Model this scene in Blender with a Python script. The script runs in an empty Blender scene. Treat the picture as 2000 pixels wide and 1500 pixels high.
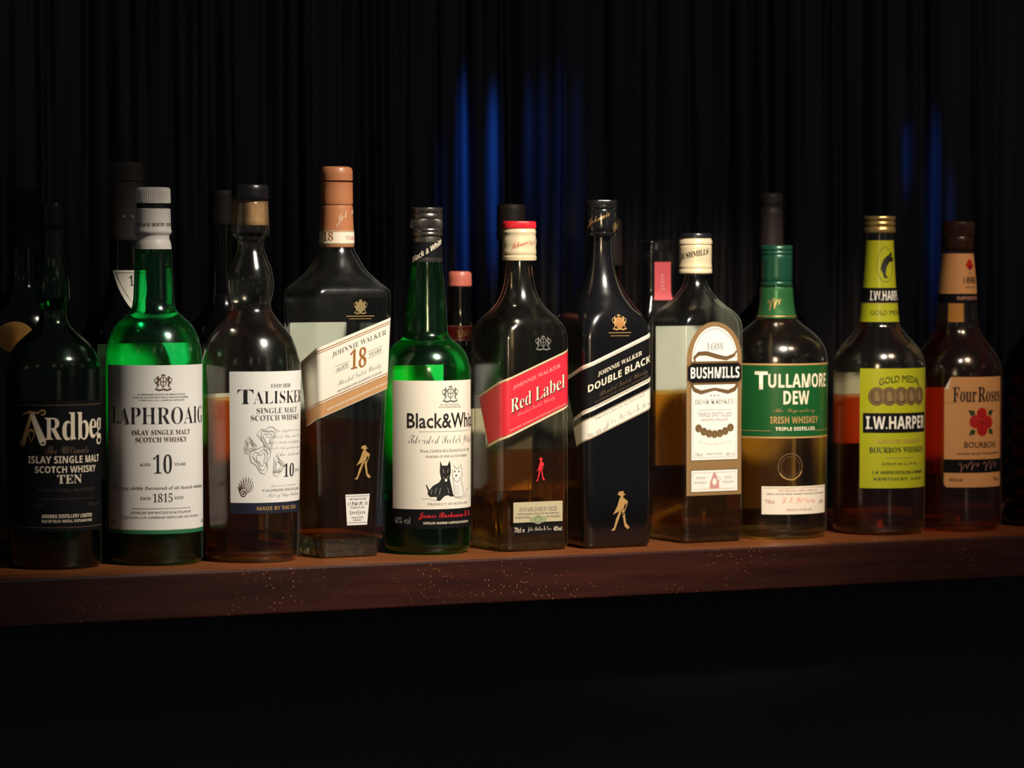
import bpy, bmesh, math, random
import numpy as np
from mathutils import Vector

random.seed(7)
R_ = math.radians
MM = 0.001
SH = 1.10            # height of the bar shelf's top face above the floor (m)
sc = bpy.context.scene
col = sc.collection

# ------------------------------------------------------------------ camera
cam_d = bpy.data.cameras.new('camera')
cam = bpy.data.objects.new('camera', cam_d)
col.objects.link(cam)
cam.location = (-1.41567, -2.55398, SH + 0.267)
cam.rotation_euler = (R_(90 - 2.325), 0, R_(-28))
cam_d.sensor_width = 36.0
cam_d.lens = 119.7
cam_d.clip_start = 0.05
cam_d.clip_end = 60
cam_d.dof.use_dof = True
cam_d.dof.focus_distance = 2.93
cam_d.dof.aperture_fstop = 6.5
sc.camera = cam

# ------------------------------------------------------------------ world, exposure
w = bpy.data.worlds.new('dim_bar')
sc.world = w
w.use_nodes = True
bg = w.node_tree.nodes['Background']
bg.inputs['Color'].default_value = (0.95, 0.97, 1.0, 1)
bg.inputs['Strength'].default_value = 0.034
sc.view_settings.view_transform = 'Standard'
sc.view_settings.look = 'None'
sc.view_settings.exposure = 0.0
sc.view_settings.gamma = 1.0
sc.view_settings.use_curve_mapping = False
cy = sc.cycles
cy.max_bounces = 14
cy.diffuse_bounces = 3
cy.glossy_bounces = 5
cy.transmission_bounces = 10
cy.transparent_max_bounces = 40
cy.caustics_reflective = False
cy.caustics_refractive = False
cy.sample_clamp_indirect = 6.0
cy.use_denoising = True

# ------------------------------------------------------------------ lamps of the bar
def aim(o, target):
    d = Vector(target) - o.location
    o.rotation_euler = d.to_track_quat('-Z', 'Y').to_euler()

def spot(name, loc, target, watts, color, size_deg, blend, radius, flat=1.0):
    l = bpy.data.lights.new(name, 'SPOT')
    l.energy = watts
    l.color = color
    l.spot_size = R_(size_deg)
    l.spot_blend = blend
    l.shadow_soft_size = radius
    o = bpy.data.objects.new(name, l)
    col.objects.link(o)
    o.location = loc
    aim(o, target)
    o.scale = (1, flat, 1)          # beam shaped flat to keep spill off curtain and panel
    return o

def bulb(name, loc, watts, color, radius):
    l = bpy.data.lights.new(name, 'POINT')
    l.energy = watts
    l.color = color
    l.shadow_soft_size = radius
    o = bpy.data.objects.new(name, l)
    col.objects.link(o)
    o.location = loc
    return o

WARM = (1.0, 0.91, 0.78)
spot('ceiling_spot', (0.06, -0.80, SH + 1.02), (-0.01, 0.08, SH + 0.150), 112, WARM, 45, 0.85, 0.055, 0.56)
spot('ceiling_spot', (0.45, -0.95, SH + 1.10), (0.42, 0.08, SH + 0.14), 36, (1.0, 0.72, 0.45), 24, 0.9, 0.035, 0.8)
spot('side_spot', (-0.47, -1.00, SH + 0.36), (0.13, 0.08, SH + 0.13), 15, (1.0, 0.74, 0.45), 27, 0.9, 0.030, 0.7)
for p, e, r in (((-1.1, -1.9, SH + 0.9), 0.5, .02), ((0.9, -2.2, SH + 1.1), 0.45, .016), ((-0.4, -2.9, SH + 1.2), 0.6, .02),
                ((1.6, -1.2, SH + 0.7), 0.3, .014), ((-2.2, -0.9, SH + 0.8), 0.3, .015), ((0.2, -1.6, SH - 0.15), 0.12, .012),
                ((0.5, -1.9, SH + 0.35), 0.22, .012), ((-0.7, -2.1, SH + 0.25), 0.22, .012), ((1.2, -2.6, SH + 0.5), 0.3, .014),
                ((1.9, 0.12, SH + 0.42), 0.2, .02), ((-1.7, 0.10, SH + 0.40), 0.12, .02)):
    bulb('glint_bulb', p, e, (1.0, 0.80, 0.54), r)  # unseen small bar lamps; the two at the sides are added for rim glints
BLUE = (0.02, 0.22, 1.0)
# unseen narrow blue lamps, one shaped and aimed for each curtain streak
for x, z, wt, sz, fl in ((0.212, 0.345, 44, 14, 0.09), (0.246, 0.360, 52, 11, 0.08), (0.284, 0.375, 12, 9, 0.10), (0.300, 0.365, 6, 12, 0.09), (0.320, 0.35, 7, 14, 0.07), (0.34, 0.34, 3, 14, 0.09), (0.185, 0.30, 5, 12, 0.08),
                         (0.805, 0.325, 20, 12, 0.09), (0.766, 0.378, 12, 5, 0.2), (0.83, 0.29, 8, 9, 0.12)):
    o = spot('blue_streak_spot', (x, 0.16, SH + 0.95), (x, 0.60, SH + z), wt * 1.7, BLUE, sz, 0.9, 0.006)
    o.scale = (fl, 1, 1)

# ------------------------------------------------------------------ materials
MATS = {}
def pmat(name, color, rough=0.5, metal=0.0, spec=0.5, coat=0.0, var=0.0, vscale=60.0, bump=0.0, bscale=400.0, sheen=0.0):
    if name in MATS:
        return MATS[name]
    m = bpy.data.materials.new(name)
    m.use_nodes = True
    nt = m.node_tree
    b = nt.nodes['Principled BSDF']
    b.inputs['Base Color'].default_value = (*color, 1)
    b.inputs['Roughness'].default_value = rough
    b.inputs['Metallic'].default_value = metal
    b.inputs['Specular IOR Level'].default_value = spec
    b.inputs['Coat Weight'].default_value = coat
    b.inputs['Coat Roughness'].default_value = 0.12
    if var or bump:
        tc = nt.nodes.new('ShaderNodeTexCoord')
    if var:
        n = nt.nodes.new('ShaderNodeTexNoise')
        n.inputs['Scale'].default_value = vscale
        n.inputs['Detail'].default_value = 4
        nt.links.new(tc.outputs['Object'], n.inputs['Vector'])
        mx = nt.nodes.new('ShaderNodeMix')
        mx.data_type = 'RGBA'
        mx.inputs[6].default_value = (*[c * (1 - var) for c in color], 1)
        mx.inputs[7].default_value = (*[min(1, c * (1 + var)) for c in color], 1)
        nt.links.new(n.outputs['Fac'], mx.inputs[0])
        nt.links.new(mx.outputs[2], b.inputs['Base Color'])
    if bump:
        n2 = nt.nodes.new('ShaderNodeTexNoise')
        n2.inputs['Scale'].default_value = bscale
        n2.inputs['Detail'].default_value = 3
        nt.links.new(tc.outputs['Object'], n2.inputs['Vector'])
        bp = nt.nodes.new('ShaderNodeBump')
        bp.inputs['Strength'].default_value = bump
        bp.inputs['Distance'].default_value = 0.0005
        nt.links.new(n2.outputs['Fac'], bp.inputs['Height'])
        nt.links.new(bp.outputs['Normal'], b.inputs['Normal'])
    MATS[name] = m
    return m

def glass_mat(name, tint, edge=2.5, refl=1.0, rough=0.16, wav=0.25, rim=0.9, rim_sheen=0.22, rim_from=0.30, rim_to=0.62):
    """Bottle wall: clear across, absorbing and bending light where it is seen edge-on."""
    if name in MATS:
        return MATS[name]
    m = bpy.data.materials.new(name)
    m.use_nodes = True
    nt = m.node_tree
    nt.nodes.clear()
    N, L = nt.nodes.new, nt.links.new
    out = N('ShaderNodeOutputMaterial')
    tc = N('ShaderNodeTexCoord')
    nz = N('ShaderNodeTexNoise'); nz.inputs['Scale'].default_value = 45; nz.inputs['Detail'].default_value = 1.5
    L(tc.outputs['Object'], nz.inputs['Vector'])
    bp = N('ShaderNodeBump'); bp.inputs['Strength'].default_value = wav; bp.inputs['Distance'].default_value = 0.0015
    L(nz.outputs['Fac'], bp.inputs['Height'])
    lw = N('ShaderNodeLayerWeight'); lw.inputs['Blend'].default_value = 0.5
    p5 = N('ShaderNodeMath'); p5.operation = 'POWER'; p5.inputs[1].default_value = 5.0
    L(lw.outputs['Facing'], p5.inputs[0])
    fr = N('ShaderNodeMath'); fr.operation = 'MULTIPLY_ADD'; fr.inputs[1].default_value = 0.9; fr.inputs[2].default_value = 0.06 * refl
    L(p5.outputs[0], fr.inputs[0])
    # longer way through the wall at grazing angles: tint^(1+edge*facing^3)
    p3 = N('ShaderNodeMath'); p3.operation = 'POWER'; p3.inputs[1].default_value = 3.0
    L(lw.outputs['Facing'], p3.inputs[0])
    ex = N('ShaderNodeMath'); ex.operation = 'MULTIPLY_ADD'; ex.inputs[1].default_value = edge; ex.inputs[2].default_value = 1.0
    L(p3.outputs[0], ex.inputs[0])
    cmb = N('ShaderNodeCombineColor')
    for i in range(3):
        pw = N('ShaderNodeMath'); pw.operation = 'POWER'; pw.inputs[0].default_value = tint[i]
        L(ex.outputs[0], pw.inputs[1])
        L(pw.outputs[0], cmb.inputs[i])
    tr = N('ShaderNodeBsdfTransparent')
    L(cmb.outputs[0], tr.inputs['Color'])
    rf = N('ShaderNodeBsdfGlass'); rf.inputs['IOR'].default_value = 1.5; rf.inputs['Roughness'].default_value = 0.02
    L(cmb.outputs[0], rf.inputs['Color'])
    L(bp.outputs['Normal'], rf.inputs['Normal'])
    rm = N('ShaderNodeMapRange')
    rm.inputs['From Min'].default_value = rim_from; rm.inputs['From Max'].default_value = rim_to
    rm.inputs['To Min'].default_value = 0.0; rm.inputs['To Max'].default_value = rim
    L(lw.outputs['Facing'], rm.inputs['Value'])
    mrim = N('ShaderNodeMixShader')
    L(rm.outputs[0], mrim.inputs[0]); L(tr.outputs[0], mrim.inputs[1]); L(rf.outputs[0], mrim.inputs[2])
    gl = N('ShaderNodeBsdfGlossy'); gl.inputs['Roughness'].default_value = rough
    L(bp.outputs['Normal'], gl.inputs['Normal'])
    mx = N('ShaderNodeMixShader')
    L(fr.outputs[0], mx.inputs[0]); L(mrim.outputs[0], mx.inputs[1]); L(gl.outputs[0], mx.inputs[2])
    # pale diffuse colour mixed in towards the edges, painting bright glass rims
    p6 = N('ShaderNodeMath'); p6.operation = 'POWER'; p6.inputs[1].default_value = 10.0
    L(lw.outputs['Facing'], p6.inputs[0])
    dw = N('ShaderNodeMath'); dw.operation = 'MULTIPLY_ADD'; dw.inputs[1].default_value = rim_sheen; dw.inputs[2].default_value = 0.0004
    L(p6.outputs[0], dw.inputs[0])
    df = N('ShaderNodeBsdfDiffuse'); df.inputs['Color'].default_value = (*[0.25 + 0.55 * t ** 2 for t in tint], 1)
    md = N('ShaderNodeMixShader')
    L(dw.outputs[0], md.inputs[0]); L(mx.outputs[0], md.inputs[1]); L(df.outputs[0], md.inputs[2])
    L(md.outputs[0], out.inputs['Surface'])
    MATS[name] = m
    return m

def liquid_mat(name, tint, bend=0.12):
    """Whisky: amber light passes, less deeply coloured where the way through is short, a little lens-like bending."""
    if name in MATS:
        return MATS[name]
    m = bpy.data.materials.new(name)
    m.use_nodes = True
    nt = m.node_tree
    nt.nodes.clear()
    N, L = nt.nodes.new, nt.links.new
    out = N('ShaderNodeOutputMaterial')
    lw = N('ShaderNodeLayerWeight'); lw.inputs['Blend'].default_value = 0.5
    p2 = N('ShaderNodeMath'); p2.operation = 'POWER'; p2.inputs[1].default_value = 2.0
    L(lw.outputs['Facing'], p2.inputs[0])
    ex = N('ShaderNodeMath'); ex.operation = 'MULTIPLY_ADD'; ex.inputs[1].default_value = -0.6; ex.inputs[2].default_value = 1.1
    L(p2.outputs[0], ex.inputs[0])
    cmb = N('ShaderNodeCombineColor')
    for i in range(3):
        pw = N('ShaderNodeMath'); pw.operation = 'POWER'; pw.inputs[0].default_value = tint[i]
        L(ex.outputs[0], pw.inputs[1]); L(pw.outputs[0], cmb.inputs[i])
    tr = N('ShaderNodeBsdfTransparent'); L(cmb.outputs[0], tr.inputs['Color'])
    gl = N('ShaderNodeBsdfGlass'); gl.inputs['IOR'].default_value = 1.36; gl.inputs['Roughness'].default_value = 0.0
    L(cmb.outputs[0], gl.inputs['Color'])
    mx = N('ShaderNodeMixShader'); mx.inputs[0].default_value = bend
    L(tr.outputs[0], mx.inputs[1]); L(gl.outputs[0], mx.inputs[2])
    L(mx.outputs[0], out.inputs['Surface'])
    MATS[name] = m
    return m

def solid_glass(name, tint):
    if name in MATS:
        return MATS[name]
    m = bpy.data.materials.new(name)
    m.use_nodes = True
    nt = m.node_tree
    nt.nodes.clear()
    out = nt.nodes.new('ShaderNodeOutputMaterial')
    g = nt.nodes.new('ShaderNodeBsdfGlass')
    g.inputs['Color'].default_value = (*tint, 1)
    g.inputs['IOR'].default_value = 1.5
    g.inputs['Roughness'].default_value = 0.03
    tc = nt.nodes.new('ShaderNodeTexCoord')
    nz = nt.nodes.new('ShaderNodeTexNoise'); nz.inputs['Scale'].default_value = 70
    bp = nt.nodes.new('ShaderNodeBump'); bp.inputs['Strength'].default_value = 0.5; bp.inputs['Distance'].default_value = 0.003
    nt.links.new(tc.outputs['Object'], nz.inputs['Vector'])
    nt.links.new(nz.outputs['Fac'], bp.inputs['Height'])
    nt.links.new(bp.outputs['Normal'], g.inputs['Normal'])
    nt.links.new(g.outputs[0], out.inputs['Surface'])
    MATS[name] = m
    return m

CLEAR = glass_mat('clear_glass', (0.972, 0.975, 0.95), rim_from=0.60, rim_to=0.82)
SMOKE = glass_mat('warm_clear_glass', (0.95, 0.94, 0.89))
GREEN = glass_mat('green_glass', (0.30, 0.965, 0.64), edge=1.5, rim=0.85)
GREEN2 = glass_mat('bright_green_glass', (0.33, 0.935, 0.56), edge=1.5, rim=0.85)
DKGREEN = glass_mat('dark_green_glass', (0.20, 0.62, 0.30), edge=2.0, rim=0.85, rim_sheen=0.15)
DARKGLASS = glass_mat('dark_brown_glass', (0.12, 0.07, 0.04), edge=2.0, rim=0.2, rim_sheen=0.05)
SMOKESQ = glass_mat('warm_square_glass', (0.95, 0.94, 0.89), rim_from=0.52, rim_to=0.76)
BLACKGLASS = pmat('black_glass', (0.004, 0.004, 0.005), rough=0.22, spec=0.6, coat=0.4, bump=0.10, bscale=120)
WHISKY = liquid_mat('amber_whisky', (0.96, 0.74, 0.38))
WHISKY_DK = liquid_mat('deep_amber_whisky', (0.94, 0.60, 0.20))
WHISKY_LT = liquid_mat('pale_gold_whisky', (0.92, 0.76, 0.45))
WHISKY_RED = liquid_mat('red_amber_bourbon', (0.99, 0.53, 0.34))
BASEGLASS = solid_glass('thick_base_glass', (0.90, 0.93, 0.82))

IVORY = pmat('ivory_paper', (0.78, 0.755, 0.70), rough=0.6, var=0.03)
CREAM = pmat('cream_paper', (0.86, 0.80, 0.67), rough=0.55, var=0.03)
WHITE = pmat('white_paper', (0.83, 0.81, 0.75), rough=0.5, var=0.03)
BACKP = pmat('plain_back_paper', (0.78, 0.80, 0.78), rough=0.6, var=0.06, vscale=25)
INK = pmat('black_ink', (0.012, 0.011, 0.011), rough=0.5)
BROWNINK = pmat('brown_ink', (0.10, 0.045, 0.02), rough=0.5)
GREYINK = pmat('grey_ink', (0.16, 0.15, 0.14), rough=0.5)
PALEGREY = pmat('pale_grey_ink', (0.32, 0.30, 0.28), rough=0.6)
GOLD = pmat('gold_foil', (0.72, 0.47, 0.18), rough=0.35, metal=0.75)
DULLGOLD = pmat('dull_gold_ink', (0.30, 0.22, 0.09), rough=0.5, metal=0.2)
GOLDINK = pmat('gold_ink', (0.55, 0.33, 0.12), rough=0.45, metal=0.3)
BRONZE = pmat('bronze_ink', (0.40, 0.16, 0.04), rough=0.45, metal=0.2)
CREAMINK = pmat('cream_ink', (0.85, 0.72, 0.55), rough=0.5)
DIMINK = pmat('dim_bronze_ink', (0.14, 0.08, 0.04), rough=0.5)
FAINTINK = pmat('faint_grey_ink', (0.05, 0.04, 0.04), rough=0.5)
BLACKP = pmat('black_label_paper', (0.006, 0.006, 0.007), rough=0.6, spec=0.12)
NAVY = pmat('navy_band', (0.010, 0.014, 0.03), rough=0.5)
GREENP = pmat('green_label_paper', (0.008, 0.088, 0.02), rough=0.35, coat=0.3)
GREENBAND = pmat('green_band', (0.02, 0.16, 0.06), rough=0.5)
REDP = pmat('red_label_paper', (0.72, 0.025, 0.045), rough=0.38, coat=0.25)
REDINK = pmat('red_ink', (0.75, 0.02, 0.03), rough=0.5)
PINKINK = pmat('pink_ink', (0.75, 0.30, 0.30), rough=0.5)
PALERED = pmat('pale_red_ink', (0.55, 0.27, 0.25), rough=0.6)
OLIVE = pmat('olive_cream_paper', (0.50, 0.44, 0.28), rough=0.5)
SEALGREEN = pmat('seal_green', (0.28, 0.33, 0.17), rough=0.5)
PEACH = pmat('peach_paper', (0.72, 0.36, 0.15), rough=0.5, var=0.03)
LIME = pmat('lime_foil_paper', (0.42, 0.44, 0.015), rough=0.32, coat=0.3)
SCROLL = pmat('scroll_brown_ink', (0.17, 0.095, 0.035), rough=0.45, metal=0.15)
TANP = pmat('tan_panel', (0.30, 0.18, 0.075), rough=0.4, metal=0.15)
PEACHTAN = pmat('copper_tan_band', (0.62, 0.33, 0.14), rough=0.4, metal=0.15)
LEAF = pmat('leaf_green_ink', (0.02, 0.06, 0.015), rough=0.5)
ROSE = pmat('rose_red_ink', (0.55, 0.012, 0.012), rough=0.5)
ROSEDK = pmat('rose_dark_ink', (0.22, 0.006, 0.008), rough=0.5)
ORANGEP = pmat('orange_paper', (0.55, 0.25, 0.05), rough=0.5)
MEDAL = pmat('medal_brown_ink', (0.10, 0.055, 0.02), rough=0.5)
MEDALLT = pmat('medal_light_ink', (0.26, 0.17, 0.07), rough=0.5)

CAPWHITE = pmat('white_plastic', (0.80, 0.74, 0.68), rough=0.45)
CAPBLACK = pmat('black_plastic', (0.010, 0.010, 0.012), rough=0.3)
CAPCOPPER = pmat('copper_brown_capsule', (0.46, 0.17, 0.07), rough=0.42, coat=0.2)
CAPCREAM = pmat('cream_lacquered_metal', (0.80, 0.66, 0.42), rough=0.35, metal=0.15)
CAPRED = pmat('red_lacquered_metal', (0.70, 0.02, 0.03), rough=0.3)
CAPGREEN = pmat('dark_green_metal', (0.012, 0.075, 0.042), rough=0.3, metal=0.3)
CAPGOLD = pmat('gold_metal', (0.80, 0.56, 0.20), rough=0.28, metal=0.85)
CAPCHROME = pmat('dark_worn_foil', (0.20, 0.18, 0.16), rough=0.28, metal=0.9, var=0.75, vscale=110, bump=0.5, bscale=160)
CAPDKBROWN = pmat('dark_brown_plastic', (0.030, 0.010, 0.007), rough=0.3)
CAPPINK = pmat('brick_red_plastic', (0.50, 0.13, 0.09), rough=0.4)
CAPSULE_GREY = pmat('dull_grey_capsule', (0.055, 0.042, 0.034), rough=0.6)
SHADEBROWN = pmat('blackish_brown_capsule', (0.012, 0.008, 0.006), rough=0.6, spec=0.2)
CORK = pmat('cork', (0.55, 0.33, 0.17), rough=0.8, var=0.35, vscale=260, bump=0.5)

# ------------------------------------------------------------------ mesh helpers
def link(name, me, parent=None, mats=()):
    o = bpy.data.objects.new(name, me)
    col.objects.link(o)
    for m in mats:
        me.materials.append(m)
    if parent is not None:
        o.parent = parent
    return o

def pchip(xs, ys, xq):
    xs = np.array(xs, float); ys = np.array(ys, float)
    h = np.diff(xs); d = np.diff(ys) / h
    n = len(xs)
    mth = np.zeros(n)
    if n == 2:
        mth[:] = d[0]
    else:
        for i in range(1, n - 1):
            if d[i - 1] * d[i] > 0:
                w1 = 2 * h[i] + h[i - 1]; w2 = h[i] + 2 * h[i - 1]
                mth[i] = (w1 + w2) / (w1 / d[i - 1] + w2 / d[i])
        mth[0] = d[0]; mth[-1] = d[-1]
    xq = np.clip(np.atleast_1d(xq), xs[0], xs[-1])
    k = np.clip(np.searchsorted(xs, xq) - 1, 0, n - 2)
    t = (xq - xs[k]) / h[k]
    return ((2*t**3 - 3*t**2 + 1) * ys[k] + (t**3 - 2*t**2 + t) * h[k] * mth[k]
            + (-2*t**3 + 3*t**2) * ys[k+1] + (t**3 - t**2) * h[k] * mth[k+1])

def sec_point(a, b, r, s):
    """Point and outward normal on a rounded rectangle, s metres along the outline from the middle of the front."""
    r = min(r, a, b)
    sg = 1 if s >= 0 else -1
    s = abs(s)
    q1 = a - r; q2 = q1 + math.pi * r / 2; q3 = q2 + 2 * (b - r); q4 = q3 + math.pi * r / 2
    if s <= q1:
        x, y, nx, ny = s, -b, 0, -1
    elif s <= q2:
        t = (s - q1) / r
        nx, ny = math.sin(t), -math.cos(t)
        x, y = a - r + r * nx, -b + r + r * ny
    elif s <= q3:
        x, y, nx, ny = a, -b + r + (s - q2), 1, 0
    elif s <= q4:
        t = (s - q3) / r
        nx, ny = math.cos(t), math.sin(t)
        x, y = a - r + r * nx, b - r + r * ny
    else:
        x, y, nx, ny = a - r - (s - q4), b, 0, 1
    return sg * x, y, sg * nx, ny

def half_len(a, b, r):
    r = min(r, a, b)
    return 2 * (a - r) + 2 * (b - r) + math.pi * r

class Surf:
    """A bottle, cap or neck surface given by key sections (z, a, b, r) in metres."""
    def __init__(self, keys):
        self.keys = keys
        self.z = [k[0] for k in keys]
        self.A = [k[1] for k in keys]; self.B = [k[2] for k in keys]; self.Rr = [k[3] for k in keys]
        self.round = all(abs(k[1] - k[2]) < 1e-6 and k[3] >= k[1] - 1e-6 for k in keys)
    def sec(self, z):
        return (float(pchip(self.z, self.A, z)[0]), float(pchip(self.z, self.B, z)[0]), float(pchip(self.z, self.Rr, z)[0]))
    def point(self, s, z, zref, off):
        a, b, r = self.sec(z)
        ra = self.sec(zref)
        s = s * half_len(a, b, r) / half_len(*ra)
        x, y, nx, ny = sec_point(a, b, r, s)
        return x + nx * off, y + ny * off, z
    def cuts(self, s0, s1, zref):
        a, b, r = self.sec(zref)
        if r >= min(a, b) - 1e-6:
            st = r * 0.065
            n0 = math.ceil(s0 / st); n1 = math.floor(s1 / st)
            return [i * st for i in range(n0, n1 + 1)]
        out = []
        L = half_len(a, b, r)
        q1 = a - r; arc = math.pi * r / 2; q3 = q1 + arc + 2 * (b - r)
        for base in (q1, q3):
            for i in range(0, 9):
                c = base + arc * i / 8
                out += [c, -c]
        return sorted(c for c in out if s0 < c < s1)
    def zs(self, dz):
        res = []
        for z0, z1, a0, a1 in zip(self.z[:-1], self.z[1:], self.A[:-1], self.A[1:]):
            n = max(1, min(14, int(math.hypot(z1 - z0, (a1 - a0) * 1.5) / dz)))
            if abs(a1 - a0) < 1e-6:
                n = min(n, 3)
            res += [z0 + (z1 - z0) * i / n for i in range(n)]
        res.append(self.z[-1])
        return res

def loft(surf, nq=26, dz=0.0022, inset=0.0, z0=None, z1=None, cap_bottom=True, cap_top=True, punt=0.0):
    bm = bmesh.new()
    zs = surf.zs(dz)
    if z0 is not None:
        zs = [z0] + [z for z in zs if z > z0 + 1e-5]
    if z1 is not None:
        zs = [z for z in zs if z < z1 - 1e-5] + [z1]
    rings = []
    n = nq * 4
    for z in zs:
        a, b, r = surf.sec(z)
        a -= inset; b -= inset; r = max(0.0008, min(r - inset, a, b))
        H = half_len(a, b, r)
        ring = []
        for i in range(n):
            s = -H + 2 * H * (i + 0.0) / n
            x, y, _, _ = sec_point(a, b, r, s)
            ring.append(bm.verts.new((x, y, z)))
        rings.append(ring)
    for r0, r1 in zip(rings[:-1], rings[1:]):
        for i in range(n):
            j = (i + 1) % n
            f = bm.faces.new((r0[i], r0[j], r1[j], r1[i])); f.smooth = True
    if cap_bottom:
        c = bm.verts.new((0, 0, zs[0] + punt))
        for i in range(n):
            f = bm.faces.new((rings[0][(i + 1) % n], rings[0][i], c)); f.smooth = punt > 0
    if cap_top:
        c = bm.verts.new((0, 0, zs[-1]))
        for i in range(n):
            bm.faces.new((rings[-1][i], rings[-1][(i + 1) % n], c))
    bmesh.ops.recalc_face_normals(bm, faces=bm.faces)
    return bm

def bm_obj(name, bm, mats, parent=None):
    me = bpy.data.meshes.new(name)
    bm.to_mesh(me)
    bm.free()
    return link(name, me, parent, mats if isinstance(mats, (list, tuple)) else (mats,))

def lathe(name, keys, mat, parent, ribs=None, nseg=72, loc=(0, 0, 0)):
    """keys: (z, r) outline; ribs: list of (z0, z1, count, depth) knurled bands."""
    bm = bmesh.new()
    if ribs:
        nseg = max(nseg, max(r[2] for r in ribs) * 4)
    ks = []
    for (z0, r0), (z1, r1) in zip(keys[:-1], keys[1:]):
        ks.append((z0, r0))
        n = int(abs(z1 - z0) / 0.004)
        for i in range(1, n + 1):
            t = i / (n + 1)
            ks.append((z0 + (z1 - z0) * t, r0 + (r1 - r0) * t))
    ks.append(keys[-1])
    rings = []
    for z, r in ks:
        ring = []
        for i in range(nseg):
            t = 2 * math.pi * i / nseg
            rr = r
            for (a0, a1, cnt, dep) in (ribs or ()):
                if a0 <= z <= a1:
                    rr = r - dep * (0.5 - 0.5 * math.cos(t * cnt))
            ring.append(bm.verts.new((rr * math.cos(t), rr * math.sin(t), z)))
        rings.append(ring)
    for r0, r1 in zip(rings[:-1], rings[1:]):
        for i in range(nseg):
            j = (i + 1) % nseg
            f = bm.faces.new((r0[i], r0[j], r1[j], r1[i])); f.smooth = True
    for ring, z in ((rings[0], ks[0][0]), (rings[-1], ks[-1][0])):
        c = bm.verts.new((0, 0, z))
        for i in range(nseg):
            bm.faces.new((ring[i], ring[(i + 1) % nseg], c))
    bmesh.ops.recalc_face_normals(bm, faces=bm.faces)
    o = bm_obj(name, bm, mat, parent)
    o.location = loc
    # crisp creases on stepped outlines
    for p in o.data.polygons:
        p.use_smooth = True
    try:
        o.data.set_sharp_from_angle(angle=R_(38))
    except Exception:
        pass
    return o

# ------------------------------------------------------------------ flat artwork (u, y in label units; y grows downward)
def _alpha(base, dig=None, lower=None):
    t = {}
    for i in range(26):
        t[chr(65 + i)] = chr(base + i)
        t[chr(97 + i)] = chr((lower if lower else base + 26) + i)
    if dig:
        for i in range(10):
            t[chr(48 + i)] = chr(dig + i)
    return t
STY = {'sans': {}, 'serif': _alpha(0x1D400, 0x1D7CE), 'script': _alpha(0x1D4D0, 0x1D7CE),
       'italic': _alpha(0x1D468, 0x1D7CE), 'sansb': _alpha(0x1D5D4, 0x1D7EC), 'mono': _alpha(0x1D670, 0x1D7F6)}
_tc = {}
def text_mesh(s, style, off):
    key = (s, style, off)
    if key in _tc:
        return _tc[key]
    c = bpy.data.curves.new('tmp', 'FONT')
    tb = STY[style]
    c.body = ''.join(tb.get(ch, ch) for ch in s)
    c.resolution_u = 2
    c.offset = off
    o = bpy.data.objects.new('tmp', c)
    me = bpy.data.meshes.new_from_object(o)
    vs = [(v.co.x, v.co.y) for v in me.vertices]
    fs = [tuple(p.vertices) for p in me.polygons]
    bpy.data.objects.remove(o); bpy.data.curves.remove(c); bpy.data.meshes.remove(me)
    _tc[key] = (vs, fs)
    return _tc[key]

def T(s, x, y, wd, h, mat, style='serif', rot=0, shear=0, arc=0, lay=3, off=0.0, lean=0):
    """Lettering fitted to a box wd x h centred on (x, y). shear: degrees the baseline climbs; lean: italic slant."""
    vs, fs = text_mesh(s, style, off)
    xs = [v[0] for v in vs]; ys = [v[1] for v in vs]
    x0, x1, y0, y1 = min(xs), max(xs), min(ys), max(ys)
    out = []
    ts = math.tan(R_(shear)); cr, sr = math.cos(R_(rot)), math.sin(R_(rot)); tl = math.tan(R_(lean))
    for vx, vy in vs:
        du = ((vx - x0) / (x1 - x0) - 0.5) * wd
        dy = -((vy - y0) / (y1 - y0) - 0.5) * h
        du -= dy * tl
        dy += arc * (2 * du / wd) ** 2
        dy -= ts * du
        du, dy = du * cr + dy * sr, -du * sr + dy * cr
        out.append((x + du, y + dy))
    return (lay, mat, out, fs, wd / max(1, len(s)))

def POLY(pts, mat, lay=1):
    return (lay, mat, list(pts), [tuple(range(len(pts)))])

def RECT(x, y, wd, h, mat, lay=1, shear=0, rad=0.0):
    t = math.tan(R_(shear))
    if rad:
        pts = []
        for cx, cyy, a0 in ((wd/2 - rad, h/2 - rad, 0), (-wd/2 + rad, h/2 - rad, 90), (-wd/2 + rad, -h/2 + rad, 180), (wd/2 - rad, -h/2 + rad, 270)):
            for i in range(5):
                a = R_(a0 + 90 * i / 4)
                pts.append((cx + rad * math.cos(a), cyy + rad * math.sin(a)))
    else:
        pts = [(-wd/2, -h/2), (wd/2, -h/2), (wd/2, h/2), (-wd/2, h/2)]
    return POLY([(x + px, y + py - t * px) for px, py in pts], mat, lay)

def ELL(x, y, rx, ry, mat, lay=2, n=28):
    return POLY([(x + rx * math.cos(2*math.pi*i/n), y + ry * math.sin(2*math.pi*i/n)) for i in range(n)], mat, lay)

def RING(x, y, rx, ry, wd, mat, lay=2, n=36, a0=0, a1=360):
    vs, fs = [], []
    for i in range(n + 1):
        a = R_(a0 + (a1 - a0) * i / n)
        vs += [(x + rx * math.cos(a), y + ry * math.sin(a)), (x + (rx - wd) * math.cos(a), y + (ry - wd) * math.sin(a))]
    for i in range(n):
        fs.append((2*i, 2*i+2, 2*i+3, 2*i+1))
    return (lay, mat, vs, fs)

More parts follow.
